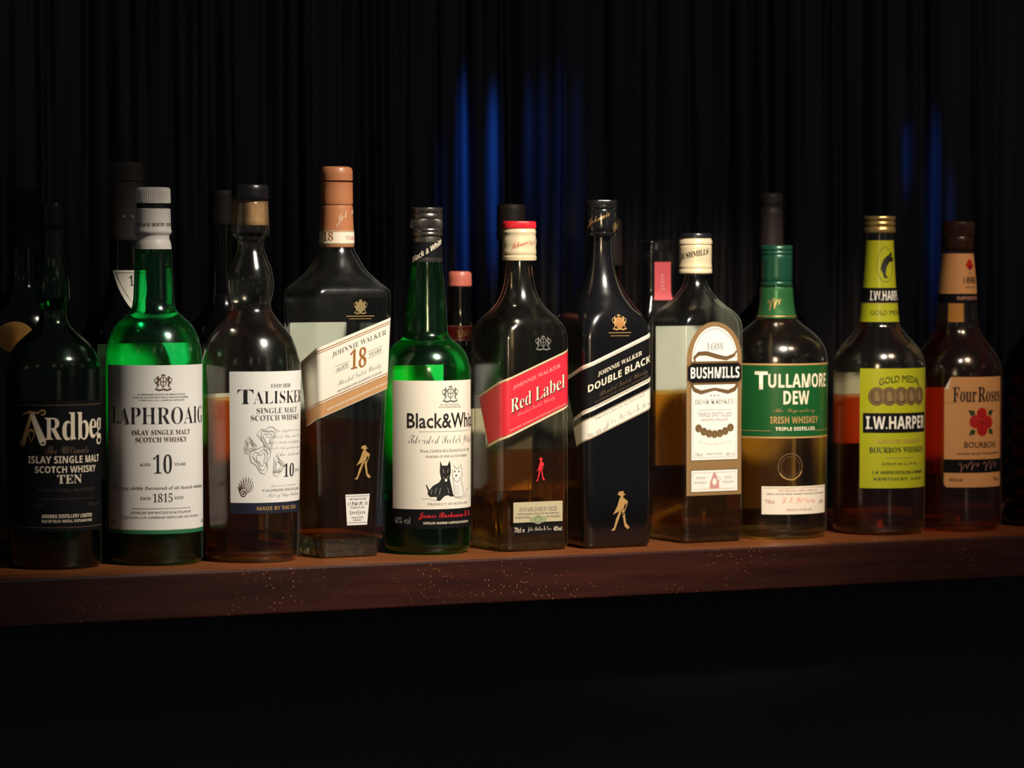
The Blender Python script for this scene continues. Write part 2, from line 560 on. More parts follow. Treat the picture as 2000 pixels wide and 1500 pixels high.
def LINE(pts, wd, mat, lay=2):
    vs, fs = [], []
    n = len(pts)
    for i, (x, y) in enumerate(pts):
        x0, y0 = pts[max(0, i - 1)]; x1, y1 = pts[min(n - 1, i + 1)]
        dx, dy = x1 - x0, y1 - y0
        l = math.hypot(dx, dy) or 1
        ww = wd[i] if isinstance(wd, (list, tuple)) else wd
        nx, ny = -dy / l * ww / 2, dx / l * ww / 2
        vs += [(x + nx, y + ny), (x - nx, y - ny)]
    for i in range(n - 1):
        fs.append((2*i, 2*i+2, 2*i+3, 2*i+1))
    return (lay, mat, vs, fs)

def SIG(x, y, wd, h, mat, lay=3, shear=0, n=7, seed=1, pen=0.9):
    rn = random.Random(seed)
    pts = []
    t = math.tan(R_(shear))
    for i in range(n * 8 + 1):
        a = i / 8
        amp = h * (.5 if int(a) in (0, n // 2) else rn.choice((.20, .26, .32)))
        u = -wd / 2 + wd * a / n + .22 * wd / n * math.sin(2 * math.pi * a)
        pts.append((x + u, y - t * u - amp * math.sin(2 * math.pi * a + .6)))
    return LINE(pts, pen, mat, lay)

def CREST(x, y, wd, h, mat, lay=3):
    """Small engraved coat of arms: crown, shield with quarters, two supporters, ribbon."""
    it = []
    it.append(POLY([(x-.10*wd, y-.36*h), (x-.13*wd, y-.47*h), (x-.05*wd, y-.42*h), (x, y-.52*h), (x+.05*wd, y-.42*h), (x+.13*wd, y-.47*h), (x+.10*wd, y-.36*h)], mat, lay))
    it.append(LINE([(x-.16*wd, y-.28*h), (x+.16*wd, y-.28*h), (x+.16*wd, y+.08*h), (x, y+.28*h), (x-.16*wd, y+.08*h), (x-.16*wd, y-.28*h)], .05*wd, mat, lay))
    it.append(LINE([(x, y-.28*h), (x, y+.24*h)], .04*wd, mat, lay))
    it.append(LINE([(x-.16*wd, y-.04*h), (x+.16*wd, y-.04*h)], .04*wd, mat, lay))
    for s in (-1, 1):
        it.append(LINE([(x+s*.27*wd, y-.36*h), (x+s*.34*wd, y-.26*h), (x+s*.27*wd, y-.12*h), (x+s*.37*wd, y+.02*h), (x+s*.28*wd, y+.16*h), (x+s*.38*wd, y+.30*h)], [.06*wd, .15*wd, .10*wd, .15*wd, .09*wd, .05*wd], mat, lay))
        it.append(LINE([(x+s*.30*wd, y-.22*h), (x+s*.18*wd, y-.18*h)], .06*wd, mat, lay))
        it.append(LINE([(x+s*.42*wd, y+.05*h), (x+s*.50*wd, y-.16*h), (x+s*.44*wd, y-.26*h)], .04*wd, mat, lay))
    it.append(LINE([(x-.46*wd, y+.36*h), (x-.22*wd, y+.44*h), (x, y+.38*h), (x+.22*wd, y+.44*h), (x+.46*wd, y+.36*h)], .09*h, mat, lay))
    return it

def WALKER(x, y, wd, h, mat, lay=3):
    """Printed emblem: small stepping silhouette with coat tails and cane."""
    def f(L):
        return [(x + (px - .5) * wd, y + (py - .5) * h) for px, py in L]
    return [POLY(f([(.42,.02),(.66,.0),(.68,.07),(.80,.09),(.66,.12),(.64,.17),(.52,.18),(.48,.11),(.36,.10)]), mat, lay),
            POLY(f([(.46,.18),(.66,.17),(.90,.27),(.84,.35),(.74,.33),(.68,.44),(.50,.50),(.24,.56),(.10,.60),(.22,.50),(.34,.38)]), mat, lay),
            POLY(f([(.58,.48),(.70,.46),(.80,.82),(1.0,.94),(.88,.98),(.72,.90)]), mat, lay),
            POLY(f([(.44,.52),(.58,.49),(.34,.82),(.20,1.0),(.0,1.0),(.16,.92),(.28,.70)]), mat, lay),
            LINE(f([(.88,.30),(.62,.66)]), .04 * wd, mat, lay)]

LAYER = 0.00007
def decal(name, parent, surf, items, k, yb, zref_y, vcut=None, uoff=0.0, base=0.00025, label=None):
    """One label = one mesh: artwork items wrapped on the bottle. k metres per label unit, yb label y of the bottle foot."""
    mats, slot = [], {}
    bm = bmesh.new()
    zref = (yb - zref_y) * k
    for it in items:
        lay, mat, vs, fs = it[:4]
        whole = len(it) > 4 and it[4] * k < 0.0034      # letters too small to need bending
        if mat.name not in slot:
            slot[mat.name] = len(mats); mats.append(mat)
        b2 = bmesh.new()
        vv = [b2.verts.new((u * k, (yb - y) * k, 0)) for u, y in vs]
        for f in fs:
            try:
                b2.faces.new([vv[i] for i in f])
            except ValueError:
                pass
        us = [v.co.x for v in vv]; ys = [v.co.y for v in vv]
        for c in () if whole else surf.cuts(min(us) + uoff * k, max(us) + uoff * k, zref):
            bmesh.ops.bisect_plane(b2, geom=b2.verts[:] + b2.edges[:] + b2.faces[:], dist=1e-7, plane_co=(c - uoff * k, 0, 0), plane_no=(1, 0, 0))
        if vcut and not whole:
            n0 = math.ceil(min(ys) / vcut); n1 = math.floor(max(ys) / vcut)
            for i in range(n0, n1 + 1):
                bmesh.ops.bisect_plane(b2, geom=b2.verts[:] + b2.edges[:] + b2.faces[:], dist=1e-7, plane_co=(0, i * vcut, 0), plane_no=(0, 1, 0))
        off = base + lay * LAYER
        mp = {}
        for v in b2.verts:
            mp[v] = bm.verts.new(surf.point(v.co.x + uoff * k, v.co.y, zref, off))
        for f in b2.faces:
            try:
                nf = bm.faces.new([mp[v] for v in f.verts])
                nf.material_index = slot[mat.name]
                nf.smooth = True
            except ValueError:
                pass
        b2.free()
    o = bm_obj(name, bm, mats, parent)
    # face the paper outward
    me = o.data
    me.update()
    flip = [p for p in me.polygons if p.normal.x * p.center.x + p.normal.y * p.center.y < 0]
    if len(flip) > len(me.polygons) / 2:
        me.flip_normals()
    elif flip:
        b3 = bmesh.new(); b3.from_mesh(me)
        bmesh.ops.reverse_faces(b3, faces=[f for f in b3.faces if f.normal.x * f.calc_center_median().x + f.normal.y * f.calc_center_median().y < 0])
        b3.to_mesh(me); b3.free()
    if label:
        o['label'] = label
    return o

# ------------------------------------------------------------------ things
def thing(name, label, cat, loc=(0, 0, 0), rotz=0, group=None):
    o = bpy.data.objects.new(name, None)
    o.empty_display_size = 0.03
    col.objects.link(o)
    o.location = loc
    o.rotation_euler = (0, 0, R_(rotz))
    o['label'] = label
    o['category'] = cat
    if group:
        o['group'] = group
    return o

FRONT = 'bottles in the front row on the shelf'
BACK = 'bottles in the dark back row'

class Bottle:
    def __init__(self, name, label, x, y, k, yb, rotz, prof, glass, group=FRONT, square=None, punt=0.004, glassname='glass_body', dz=0.0022, wall=0.0):
        """prof: (label y, half width[, half depth, corner radius]) from foot to mouth, in label units."""
        self.k, self.yb = k, yb
        self.root = thing(name, label, 'bottle', (x * MM, y * MM, SH), rotz, group)
        keys = []
        for p in sorted(prof, key=lambda p: -p[0]):
            if len(p) == 2:
                a = b = r = p[1]
            elif len(p) == 3:
                a = b = p[1]; r = p[2]
            else:
                a, b, r = p[1:4]
            keys.append(((yb - p[0]) * k, a * k, b * k, min(r, a, b) * k))
        self.surf = Surf(keys)
        gb = loft(self.surf, punt=punt, dz=dz)
        self.wall = wall
        if wall:                        # inner face of the thick wall
            ib = loft(self.surf, inset=wall, z0=(yb - max(p[0] for p in prof)) * k + 0.007, dz=dz)
            tmp = bpy.data.meshes.new('tmp'); ib.to_mesh(tmp); ib.free()
            gb.from_mesh(tmp); bpy.data.meshes.remove(tmp)
        self.glass = bm_obj(glassname, gb, glass, self.root)
    def liquid(self, y0, y1, mat, inset=0.0012, name='whisky'):
        inset += self.wall
        bm = loft(self.surf, inset=inset, z0=(self.yb - y0) * self.k, z1=(self.yb - y1) * self.k, nq=22)
        return bm_obj(name, bm, mat, self.root)
    def base(self, y0, y1, inset=0.0007):
        bm = loft(self.surf, inset=inset, z0=(self.yb - y0) * self.k, z1=(self.yb - y1) * self.k, nq=22)
        # dished upper face, like pressed glass
        return bm_obj('thick_glass_base', bm, BASEGLASS, self.root)
    def decal(self, name, items, zref_y, **kw):
        return decal(name, self.root, self.surf, items, self.k, self.yb, zref_y, **kw)
    def lathe(self, name, pts, mat, ribs=None, parent=None):
        k, yb = self.k, self.yb
        keys = [((yb - y) * k, r * k) for y, r in pts]
        rb = [((yb - b0) * k, (yb - b1) * k, c, d * k) for b0, b1, c, d in ribs] if ribs else None
        return lathe(name, keys, mat, parent or self.root, rb)
    def band(self, name, pts, items, zref_y, parent=None, **kw):
        """Artwork on a turned part whose outline is pts."""
        k, yb = self.k, self.yb
        s = Surf([((yb - y) * k, r * k, r * k, r * k) for y, r in sorted(pts, key=lambda p: -p[0])])
        return decal(name, parent or self.root, s, items, k, yb, zref_y, **kw)

#SECTION setting
# ------------------------------------------------------------------ the setting
def wood_mat(name, c0, c1):
    m = bpy.data.materials.new(name)
    m.use_nodes = True
    nt = m.node_tree; N, L = nt.nodes.new, nt.links.new
    b = nt.nodes['Principled BSDF']
    tc = N('ShaderNodeTexCoord')
    mp = N('ShaderNodeMapping'); mp.inputs['Scale'].default_value = (6, 90, 90)
    L(tc.outputs['Object'], mp.inputs['Vector'])
    n1 = N('ShaderNodeTexNoise'); n1.inputs['Scale'].default_value = 1.5; n1.inputs['Detail'].default_value = 6
    L(mp.outputs[0], n1.inputs['Vector'])
    cr = N('ShaderNodeValToRGB')
    cr.color_ramp.elements[0].position = 0.3; cr.color_ramp.elements[0].color = (*c0, 1)
    cr.color_ramp.elements[1].position = 0.75; cr.color_ramp.elements[1].color = (*c1, 1)
    L(n1.outputs['Fac'], cr.inputs[0])
    # dust specks and splashes of varnish
    v = N('ShaderNodeTexVoronoi'); v.inputs['Scale'].default_value = 330
    L(tc.outputs['Object'], v.inputs['Vector'])
    n2 = N('ShaderNodeTexNoise'); n2.inputs['Scale'].default_value = 9; n2.inputs['Detail'].default_value = 2
    L(tc.outputs['Object'], n2.inputs['Vector'])
    th = N('ShaderNodeMapRange'); th.inputs['From Min'].default_value = 0.42; th.inputs['From Max'].default_value = 0.66
    th.inputs['To Min'].default_value = 0.02; th.inputs['To Max'].default_value = 0.20
    L(n2.outputs['Fac'], th.inputs['Value'])
    lt = N('ShaderNodeMath'); lt.operation = 'LESS_THAN'
    L(v.outputs['Distance'], lt.inputs[0]); L(th.outputs[0], lt.inputs[1])
    sep = N('ShaderNodeSeparateColor'); L(v.outputs['Color'], sep.inputs[0])
    gt = N('ShaderNodeMath'); gt.operation = 'GREATER_THAN'; gt.inputs[1].default_value = 0.40
    L(sep.outputs[0], gt.inputs[0])
    mu = N('ShaderNodeMath'); mu.operation = 'MULTIPLY'; L(lt.outputs[0], mu.inputs[0]); L(gt.outputs[0], mu.inputs[1])
    mx = N('ShaderNodeMix'); mx.data_type = 'RGBA'
    mx.inputs[7].default_value = (0.42, 0.20, 0.08, 1)
    L(mu.outputs[0], mx.inputs[0]); L(cr.outputs[0], mx.inputs[6])
    L(mx.outputs[2], b.inputs['Base Color'])
    b.inputs['Roughness'].default_value = 0.38
    b.inputs['Coat Weight'].default_value = 0.25
    b.inputs['Coat Roughness'].default_value = 0.25
    bp = N('ShaderNodeBump'); bp.inputs['Strength'].default_value = 0.25; bp.inputs['Distance'].default_value = 0.0006
    L(n1.outputs['Fac'], bp.inputs['Height']); L(bp.outputs[0], b.inputs['Normal'])
    return m

def box_bm(x0, x1, y0, y1, z0, z1, bev=0.0, seg=3):
    bm = bmesh.new()
    bmesh.ops.create_cube(bm, size=1)
    for v in bm.verts:
        v.co = (x0 + (v.co.x + .5) * (x1 - x0), y0 + (v.co.y + .5) * (y1 - y0), z0 + (v.co.z + .5) * (z1 - z0))
    if bev:
        bmesh.ops.bevel(bm, geom=bm.edges[:], offset=bev, segments=seg, profile=0.5, affect='EDGES')
    return bm

counter = thing('bar_shelf', 'long dark mahogany bar shelf with speckled front edge carrying the bottles', 'shelf', (0, 0, SH), -2.4)
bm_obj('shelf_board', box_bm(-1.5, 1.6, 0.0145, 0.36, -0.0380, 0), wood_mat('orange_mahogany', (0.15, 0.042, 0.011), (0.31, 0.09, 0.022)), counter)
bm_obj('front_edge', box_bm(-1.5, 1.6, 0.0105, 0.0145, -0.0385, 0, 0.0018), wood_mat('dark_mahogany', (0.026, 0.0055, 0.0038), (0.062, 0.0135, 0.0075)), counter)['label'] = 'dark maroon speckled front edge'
dark_panel = pmat('black_stained_wood', (0.13, 0.13, 0.14), rough=0.8, spec=0.2, var=0.06, vscale=6)
bm_obj('front_panel', box_bm(-1.5, 1.6, 0.33, 0.35, -SH + 0.005, -0.039), dark_panel, counter)

dark_wall = pmat('dark_paint', (0.13, 0.13, 0.14), rough=0.85, var=0.05, vscale=5)
wl = bm_obj('wall_back', box_bm(-3.2, 3.6, 1.02, 1.12, 0, 2.9), dark_wall); wl['kind'] = 'structure'
fl = bm_obj('floor', box_bm(-4.5, 4.5, -4.5, 1.12, -0.05, 0), pmat('dark_floor', (0.05, 0.04, 0.035), rough=0.6, var=0.2, vscale=8)); fl['kind'] = 'structure'

def curtain():
    """Pleated dark curtain behind the bar: each fold with its own width and depth, wandering a little on its way down."""
    bm = bmesh.new()
    rnd = random.Random(23)
    xs, x = [], -1.7
    folds = []
    while x < 2.6:
        wd = rnd.choice((0.007, 0.009, 0.012, 0.016, 0.022))
        folds.append((x, wd, rnd.uniform(0.3, 1.0), rnd.uniform(-1, 1), rnd.uniform(0, 6.28)))
        x += wd
    cols = []
    for (x0, wd, dp, tl, ph) in folds:
        for i in range(6):
            cols.append((x0, wd, dp, tl, ph, i / 6))
    NZ = 26
    grid = []
    for (x0, wd, dp, tl, ph, t) in cols:
        c = []
        for j in range(NZ + 1):
            z = SH - 0.5 + 1.75 * j / NZ
            q = math.sin(math.pi * 2 * t + 0.5 * tl)
            y = 0.60 + 0.45 * wd * dp * q + 0.004 * math.sin(3.1 * z + ph) * q + 0.018 * math.sin(x0 * 9)
            xx = x0 + wd * t + 0.003 * math.sin(z * 4.2 + ph)
            c.append(bm.verts.new((xx, y, z)))
        grid.append(c)
    for c0, c1 in zip(grid[:-1], grid[1:]):
        for j in range(NZ):
            f = bm.faces.new((c0[j], c1[j], c1[j+1], c0[j+1])); f.smooth = True
    bmesh.ops.recalc_face_normals(bm, faces=bm.faces)
    m = bpy.data.materials.new('dark_satin')
    m.use_nodes = True
    nt = m.node_tree; N, L = nt.nodes.new, nt.links.new
    b = nt.nodes['Principled BSDF']
    b.inputs['Base Color'].default_value = (0.042, 0.045, 0.070, 1)
    tc = N('ShaderNodeTexCoord')
    mp = N('ShaderNodeMapping'); mp.inputs['Scale'].default_value = (60, 1, 7)
    L(tc.outputs['Object'], mp.inputs['Vector'])
    n = N('ShaderNodeTexNoise'); n.inputs['Scale'].default_value = 1.0; n.inputs['Detail'].default_value = 3
    L(mp.outputs[0], n.inputs['Vector'])
    bp = N('ShaderNodeBump'); bp.inputs['Strength'].default_value = 0.5; bp.inputs['Distance'].default_value = 0.004
    L(n.outputs['Fac'], bp.inputs['Height']); L(bp.outputs[0], b.inputs['Normal'])
    b.inputs['Roughness'].default_value = 0.45
    b.inputs['Specular IOR Level'].default_value = 0.4
    o = bm_obj('curtain', bm, m)
    sol = o.modifiers.new('thickness', 'SOLIDIFY'); sol.thickness = 0.0012
    o['label'] = 'dark pleated curtain behind the bottles catching streaks of blue light'
    o['category'] = 'curtain'
    return o
curtain()
# ---- dark green bottle with black label, leftmost of the front row
def lines(base_y, step, texts, x, wds, h, mat, style='sans', **kw):
    return [T(t, x, base_y + i * step, w_, h, mat, style, **kw) for i, (t, w_) in enumerate(zip(texts, wds))]

b = Bottle('whisky_bottle', 'dark green glass whisky bottle with black label at the left end of the front row', -422.3, 128.4, .4276 * MM, 1105, -2,
           [(1105, 84), (1102, 89), (1096, 92), (722, 92), (703, 89), (688, 82), (671, 71), (655, 54), (641, 38), (628, 29), (606, 25.5), (580, 33), (548, 31), (522, 25), (492, 21), (440, 19), (410, 18)], DKGREEN, wall=.0022)
b.liquid(1090, 735, WHISKY_DK)
b.lathe('capsule', [(500, 22.6), (470, 21.5), (445, 21), (443, 22.5), (402, 22.5), (398, 20.5)], CAPBLACK)
b.decal('back_label', [POLY([(-20, 728), (18, 728), (14, 754), (-14, 756)], BACKP, 0), LINE([(-19, 734), (18, 734)], 1.2, GREYINK, 1)], 742, uoff=260)  # small pale trapezoid added to show as a green glow through the wall
its = [RECT(0, 905, 238, 252, BLACKP, 0, rad=6),
       LINE([(-113, 787), (113, 787)], 1.2, DIMINK), LINE([(-113, 1023), (113, 1023)], 1.2, DIMINK)]
# decorated initial
its += [LINE([(-72, 803), (-92, 862)], [6, 10], GOLDINK, 3), LINE([(-72, 803), (-50, 858)], [9, 14], CREAMINK, 3),
        LINE([(-92, 805), (-76, 800), (-60, 802), (-52, 797)], [2, 5, 4, 2], GOLDINK, 3), RING(-50, 801, 6, 6, 3, GOLDINK, 3, a0=-150, a1=130),
        LINE([(-73, 832), (-66, 844), (-73, 857), (-80, 844), (-73, 832)], 2, GOLDINK, 3), LINE([(-84, 836), (-62, 836)], 3, GOLDINK, 3),
        RING(-94, 861, 6, 6, 3, GOLDINK, 3), RING(-50, 859, 6, 6, 3, CREAMINK, 3)]
its += [T('R', -30, 832, 32, 42, CREAMINK, 'serif'), T('d', 1, 828, 28, 54, CREAMINK, 'serif'), T('b', 31, 828, 28, 54, CREAMINK, 'serif'),
        T('e', 58, 834, 24, 38, CREAMINK, 'serif'), T('g', 84, 840, 27, 52, CREAMINK, 'serif')]
its += [T('The Ultimate', 0, 873, 90, 15, DIMINK, 'script'), T('ISLAY SINGLE MALT', 0, 892, 160, 14, CREAMINK, 'sansb'),
        T('SCOTCH WHISKY', 0, 911, 132, 13, CREAMINK, 'sansb'), T('TEN', 2, 930, 50, 17, CREAMINK, 'serif'),
        T('NON CHILL-FILTERED', 0, 951, 120, 6, FAINTINK, 'sans'), LINE([(-60, 968), (60, 968)], 1, FAINTINK),
        T('70cl', -60, 980, 22, 7, FAINTINK, 'sans'), T('46% vol', 60, 980, 34, 7, FAINTINK, 'sans'),
        T('ARDBEG DISTILLERY LIMITED', 0, 1001, 106, 7, CREAMINK, 'sansb'), T('ISLE OF ISLAY, ARGYLL, SCOTLAND PA42', 0, 1011, 106, 6, CREAMINK, 'sansb')]
b.decal('front_label', its, 905)

# ---- green bottle, white label and white cap
b = Bottle('whisky_bottle', 'green glass whisky bottle with large white label and ribbed white cap', -334.8, 122.6, .4331 * MM, 1097, -12,
           [(1097, 86), (1094, 91), (1087, 94), (700, 94), (676, 91), (655, 85), (636, 75), (620, 59), (606, 45), (590, 40), (552, 38), (510, 36.3), (490, 35), (476, 31.5), (466, 28.5), (430, 28), (412, 27)], GREEN, wall=.0022)
b.liquid(1084, 900, WHISKY_DK)
foil = [(487, 35.6), (476, 34.5), (466, 31), (460, 31.5), (456, 35.5), (452, 36), (448, 34.6), (409, 33.6), (408, 31)]
f = b.lathe('neck_foil', foil, CAPWHITE)
b.band('foil_lettering', [(448, 34.6), (409, 33.6)], [T('MATURED 1815', 2, 439, 92, 7, GREYINK, 'serif')], 439, parent=f, label='grey printing round the white foil')
b.lathe('tear_band', [(408, 31.8), (398, 31.8)], CAPBLACK)
b.lathe('screw_cap', [(398, 33.5), (396, 34.2), (372, 33.5), (368.5, 32), (367, 29)], CAPWHITE, ribs=[(396, 372, 60, 1.6)])
# inverted triangular glimpse of the paper on the back, seen through the green wall
b.decal('back_label', [RECT(0, 830, 190, 316, BACKP, 0), LINE([(-90, 683), (90, 683)], 1.4, GREYINK, 1), LINE([(-90, 691), (90, 691)], 1.0, GREYINK, 1)], 830, uoff=-295)
its = [RECT(0, 869, 262, 318, IVORY, 0, rad=3), RECT(0, 1031, 262, 8, GREENBAND, 0)]
its += CREST(2, 743, 34, 34, BROWNINK)
its += lines(766, 5.6, ['BY APPOINTMENT TO H.R.H. THE PRINCE OF WALES', 'DISTILLER AND SUPPLIER OF SINGLE MALT SCOTCH WHISKY', 'D. JOHNSTON & CO., LAPHROAIG DISTILLERY'], 0, (95, 112, 92), 3.2, GREYINK, 'serif')
its += [T('LAPHROAIG', 0, 807, 222, 33, INK, 'serif', off=-.012), T('ISLAY SINGLE MALT', 0, 839, 120, 9.5, BROWNINK, 'serif'), T('SCOTCH WHISKY', 0, 853, 104, 9.5, BROWNINK, 'serif'),
        T('10', 0, 900, 36, 37, INK, 'serif', off=-.012), T('AGED', -34, 901, 21, 5.5, GREYINK, 'serif'), T('YEARS', 36, 901, 25, 5.5, GREYINK, 'serif'),
        T('The most richly flavoured of all Scotch whiskies', 0, 947, 214, 8, GREYINK, 'serif'),
        T('1815', 0, 965, 38, 17, INK, 'serif', off=-.014), T('ESTD', -33, 966, 20, 5.5, GREYINK, 'serif'), T('ESTD', 33, 966, 20, 5.5, GREYINK, 'serif'),
        LINE([(-60, 986), (60, 986)], 1.0, GREYINK), T('DISTILLED AND BOTTLED IN SCOTLAND BY', 0, 993.5, 124, 4.6, GREYINK, 'serif'),
        T('D. JOHNSTON & CO., LAPHROAIG DISTILLERY, ISLE OF ISLAY', 0, 1003, 172, 4.8, GREYINK, 'serif'),
        T('70cl', -112, 1015, 18, 8, GREYINK, 'sans'), T('40%', 112, 1015, 18, 8, GREYINK, 'sans')]
b.decal('front_label', its, 870)

# ---- clear bottle with bulbous neck and cork
b = Bottle('whisky_bottle', 'clear whisky bottle with bulging neck, stopper cork and cream label above a dark band', -252.7, 106.6, .4366 * MM, 1092, 12.4,
           [(1092, 82), (1089, 87), (1082, 90.5), (1060, 91.5), (975, 93.5), (780, 96.5), (720, 97), (700, 94.5), (680, 89.5), (660, 81.5), (645, 71), (630, 57), (616, 47), (604, 40), (594, 38.5), (575, 43.5), (553, 45.5), (530, 42), (505, 33), (485, 26), (473, 25), (466, 30), (460, 36), (452, 36.5), (394, 35)], SMOKE, punt=0.008, wall=.0024)
b.liquid(1080, 778, WHISKY_DK)
st = b.lathe('stopper', [(391, 30), (390, 35.5), (387, 36.5), (366, 36), (362.5, 34), (361.5, 30)], CAPBLACK)
b.lathe('cork', [(441, 27), (439, 28.5), (402, 29.5), (391, 29.5)], CORK, parent=st)
b.decal('back_label', [RECT(0, 908, 200, 274, BACKP, 0)], 908, uoff=-300)
its = [RECT(0, 848.5, 204, 253, WHITE, 0, rad=2), RECT(0, 985.5, 204, 21, NAVY, 0)]
its += [T('EST^D 1830'.replace('^', ''), 2, 749.5, 46, 7.5, GREYINK, 'serif', off=-.012), T('T', -70, 770, 30, 27, INK, 'serif', off=-.012), T('ALISKER', 11.5, 771.5, 133, 24, INK, 'serif', off=-.016),
        T('SINGLE MALT', 0, 797, 98, 10.5, GREYINK, 'serif', off=-.01), T('SCOTCH WHISKY', 0, 811, 120, 10.5, GREYINK, 'serif', off=-.01)]
its += lines(837, 11.2, ['From the rugged western shores of', 'the Isle of Skye comes this richly', 'sweet, smoky and peppery single', 'malt, the golden spirit of', 'the island'], 30, (124, 124, 118, 116, 78), 7, PALEGREY, 'script', off=-.012)
its += [T('10', 24, 913.5, 32, 26, INK, 'serif', off=-.012), T('AGED', -8, 915, 20, 5.5, PALEGREY, 'serif'), T('YEARS', 55, 915, 22, 5.5, PALEGREY, 'serif'),
        T('A product of Scotland', 14, 943, 70, 6, PALEGREY, 'script', off=-.01), T('TALISKER DISTILLERY', 14, 951, 106, 4.6, PALEGREY, 'serif'), T('Isle of Skye, Scotland', 20, 962, 92, 9, GREYINK, 'script', off=-.012),
        T('MADE BY THE SEA', 0, 986, 98, 7.5, GOLDINK, 'sansb')]
rnd = random.Random(3)
for (mx_, my, n, s) in ((-28, 850, 7, 20), (-40, 890, 8, 22), (-62, 865, 6, 13), (-5, 905, 6, 16)):   # pale chart of islands
    for j in range(3):
        pts = []
        for i in range(n * 2):
            a = 2 * math.pi * i / (n * 2 - 1)
            rr = s * (1 - .27 * j) * (1 + .28 * math.sin(3 * a + mx_) + .12 * rnd.uniform(-1, 1))
            pts.append((mx_ + rr * .8 * math.cos(a), my + rr * 1.15 * math.sin(a)))
        its.append(LINE(pts, 1.0, PALEGREY, 2))
its += [RING(-75, 957, 6, 6, 1.6, BROWNINK, 3), ELL(-75, 957, 2, 2, BROWNINK, 3)]
for i in range(9):
    a = R_(-170 + 20 * i)
    its.append(LINE([(-75 + 7 * math.cos(a), 957 + 9 * math.sin(a)), (-73 + 13 * math.cos(a + .3), 950 + 17 * math.sin(a + .2)), (-72 + 17 * math.cos(a + .1), 946 + 22 * math.sin(a - .1))], [1.6, 1.4, .6], BROWNINK, 3))
b.decal('front_label', its, 850)

# ---- clear square bottle, slanted cream label with a big 18, copper capsule
PR = [(1084, 58, 8), (1080, 61, 9), (1040, 63.5, 9), (820, 72.5, 9), (590, 81, 9), (576, 81.5, 9), (568, 80, 12), (548, 67, 30), (525, 53, 45), (505, 43, 41), (488, 34.5, 34.5), (470, 30.5, 30.5), (430, 29, 29), (400, 28, 28)]
b = Bottle('whisky_bottle', 'tallest clear square whisky bottle with copper capsule and slanted cream label reading 18', -171.6, 107.1, .4424 * MM, 1084, 0, PR, CLEAR, dz=.0026, wall=.003)
b.base(1081, 1047)
b.liquid(1046, 820, WHISKY_DK)
slv = [(483, 33.2), (482, 33.6), (450, 33), (404, 31), (402, 30.5)]
s_ = b.lathe('neck_sleeve', slv, CAPCOPPER)
b.band('sleeve_band', [(481, 33.7), (451, 33.1)], [RECT(0, 464.5, 206, 26, CREAMINK, 1), LINE([(-103, 453), (103, 453)], 1.4, GOLD, 2), LINE([(-103, 476), (103, 476)], 1.6, GOLD, 2), T('18', -32, 462, 22, 17, BRONZE, 'serif'), T('YEARS OLD', 26, 465, 46, 8, PALERED, 'serif')], 465, parent=s_, label='cream band with 18 round the copper sleeve')
b.band('sleeve_signature', [(450, 33.1), (404, 31.1)], [T('Joh', -4, 427, 22, 22, CREAMINK, 'script', shear=35, off=-.015), T('Walker', 34, 412, 36, 16, CREAMINK, 'script', shear=30, off=-.02)], 427, parent=s_, label='pale script on the copper sleeve')
b.lathe('cap_collar', [(402, 29), (400, 31.2), (396, 31.7), (362, 31.2), (358, 31.6), (357, 29)], CAPCOPPER)
b.lathe('cap', [(355, 28), (354, 31), (350, 31.4), (334, 31), (329, 28.5), (326.5, 22)], CAPCOPPER)
TL = [(-150, 706), (-77, 677), (96, 611), (96, 749), (-77, 813), (-132, 831)]
its = [POLY(TL, CREAM, 0)]
def sl(pts, dv):
    return [(u, v + dv) for u, v in pts]
top = [(-150, 706), (-77, 677), (96, 611)]
bot = [(-134, 829), (-77, 812), (96, 748)]
its += [LINE(sl(top, 7), 1.6, BRONZE), LINE(sl(top, 11), 1.2, BRONZE),
        POLY(sl(bot, -25) + list(reversed(bot)), PEACHTAN, 1), LINE(sl(bot, -30), 1.6, BRONZE), LINE(sl(bot, -26), 1.2, BRONZE)]
SHR = 21
its += [T('JOHNNIE WALKER', 10, 669, 112, 11, GREYINK, 'serif', shear=SHR, off=-.014), T('18', 9, 697, 34, 39, BRONZE, 'serif', shear=10),
        T('AGED', -25, 714, 26, 7, PALEGREY, 'serif', shear=SHR), LINE([(-40, 713), (-10, 702)], .8, PALEGREY), LINE([(-40, 725), (-10, 714)], .8, PALEGREY),
        T('YEARS', 44, 686, 26, 7, PALEGREY, 'serif', shear=SHR), LINE([(29, 685), (59, 674)], .8, PALEGREY), LINE([(29, 698), (59, 687)], .8, PALEGREY),
        T('Blended Scotch Whisky', 12, 730, 92, 15, GREYINK, 'script', shear=SHR, off=-.015),
        T('JOHN WALKER & SONS, KILMARNOCK, SCOTLAND', 12, 743, 96, 5, PALEGREY, 'serif', shear=SHR),
        T('SCOTCH WHISKIES MATURED FOR A MINIMUM OF EIGHTEEN YEARS', 12, 769, 140, 4.5, CREAMINK, 'sansb', shear=SHR)]
b.decal('front_label', its, 720)
b.decal('back_label', [RECT(0, 750, 116, 238, BACKP, 0, rad=3)], 750, uoff=-290)
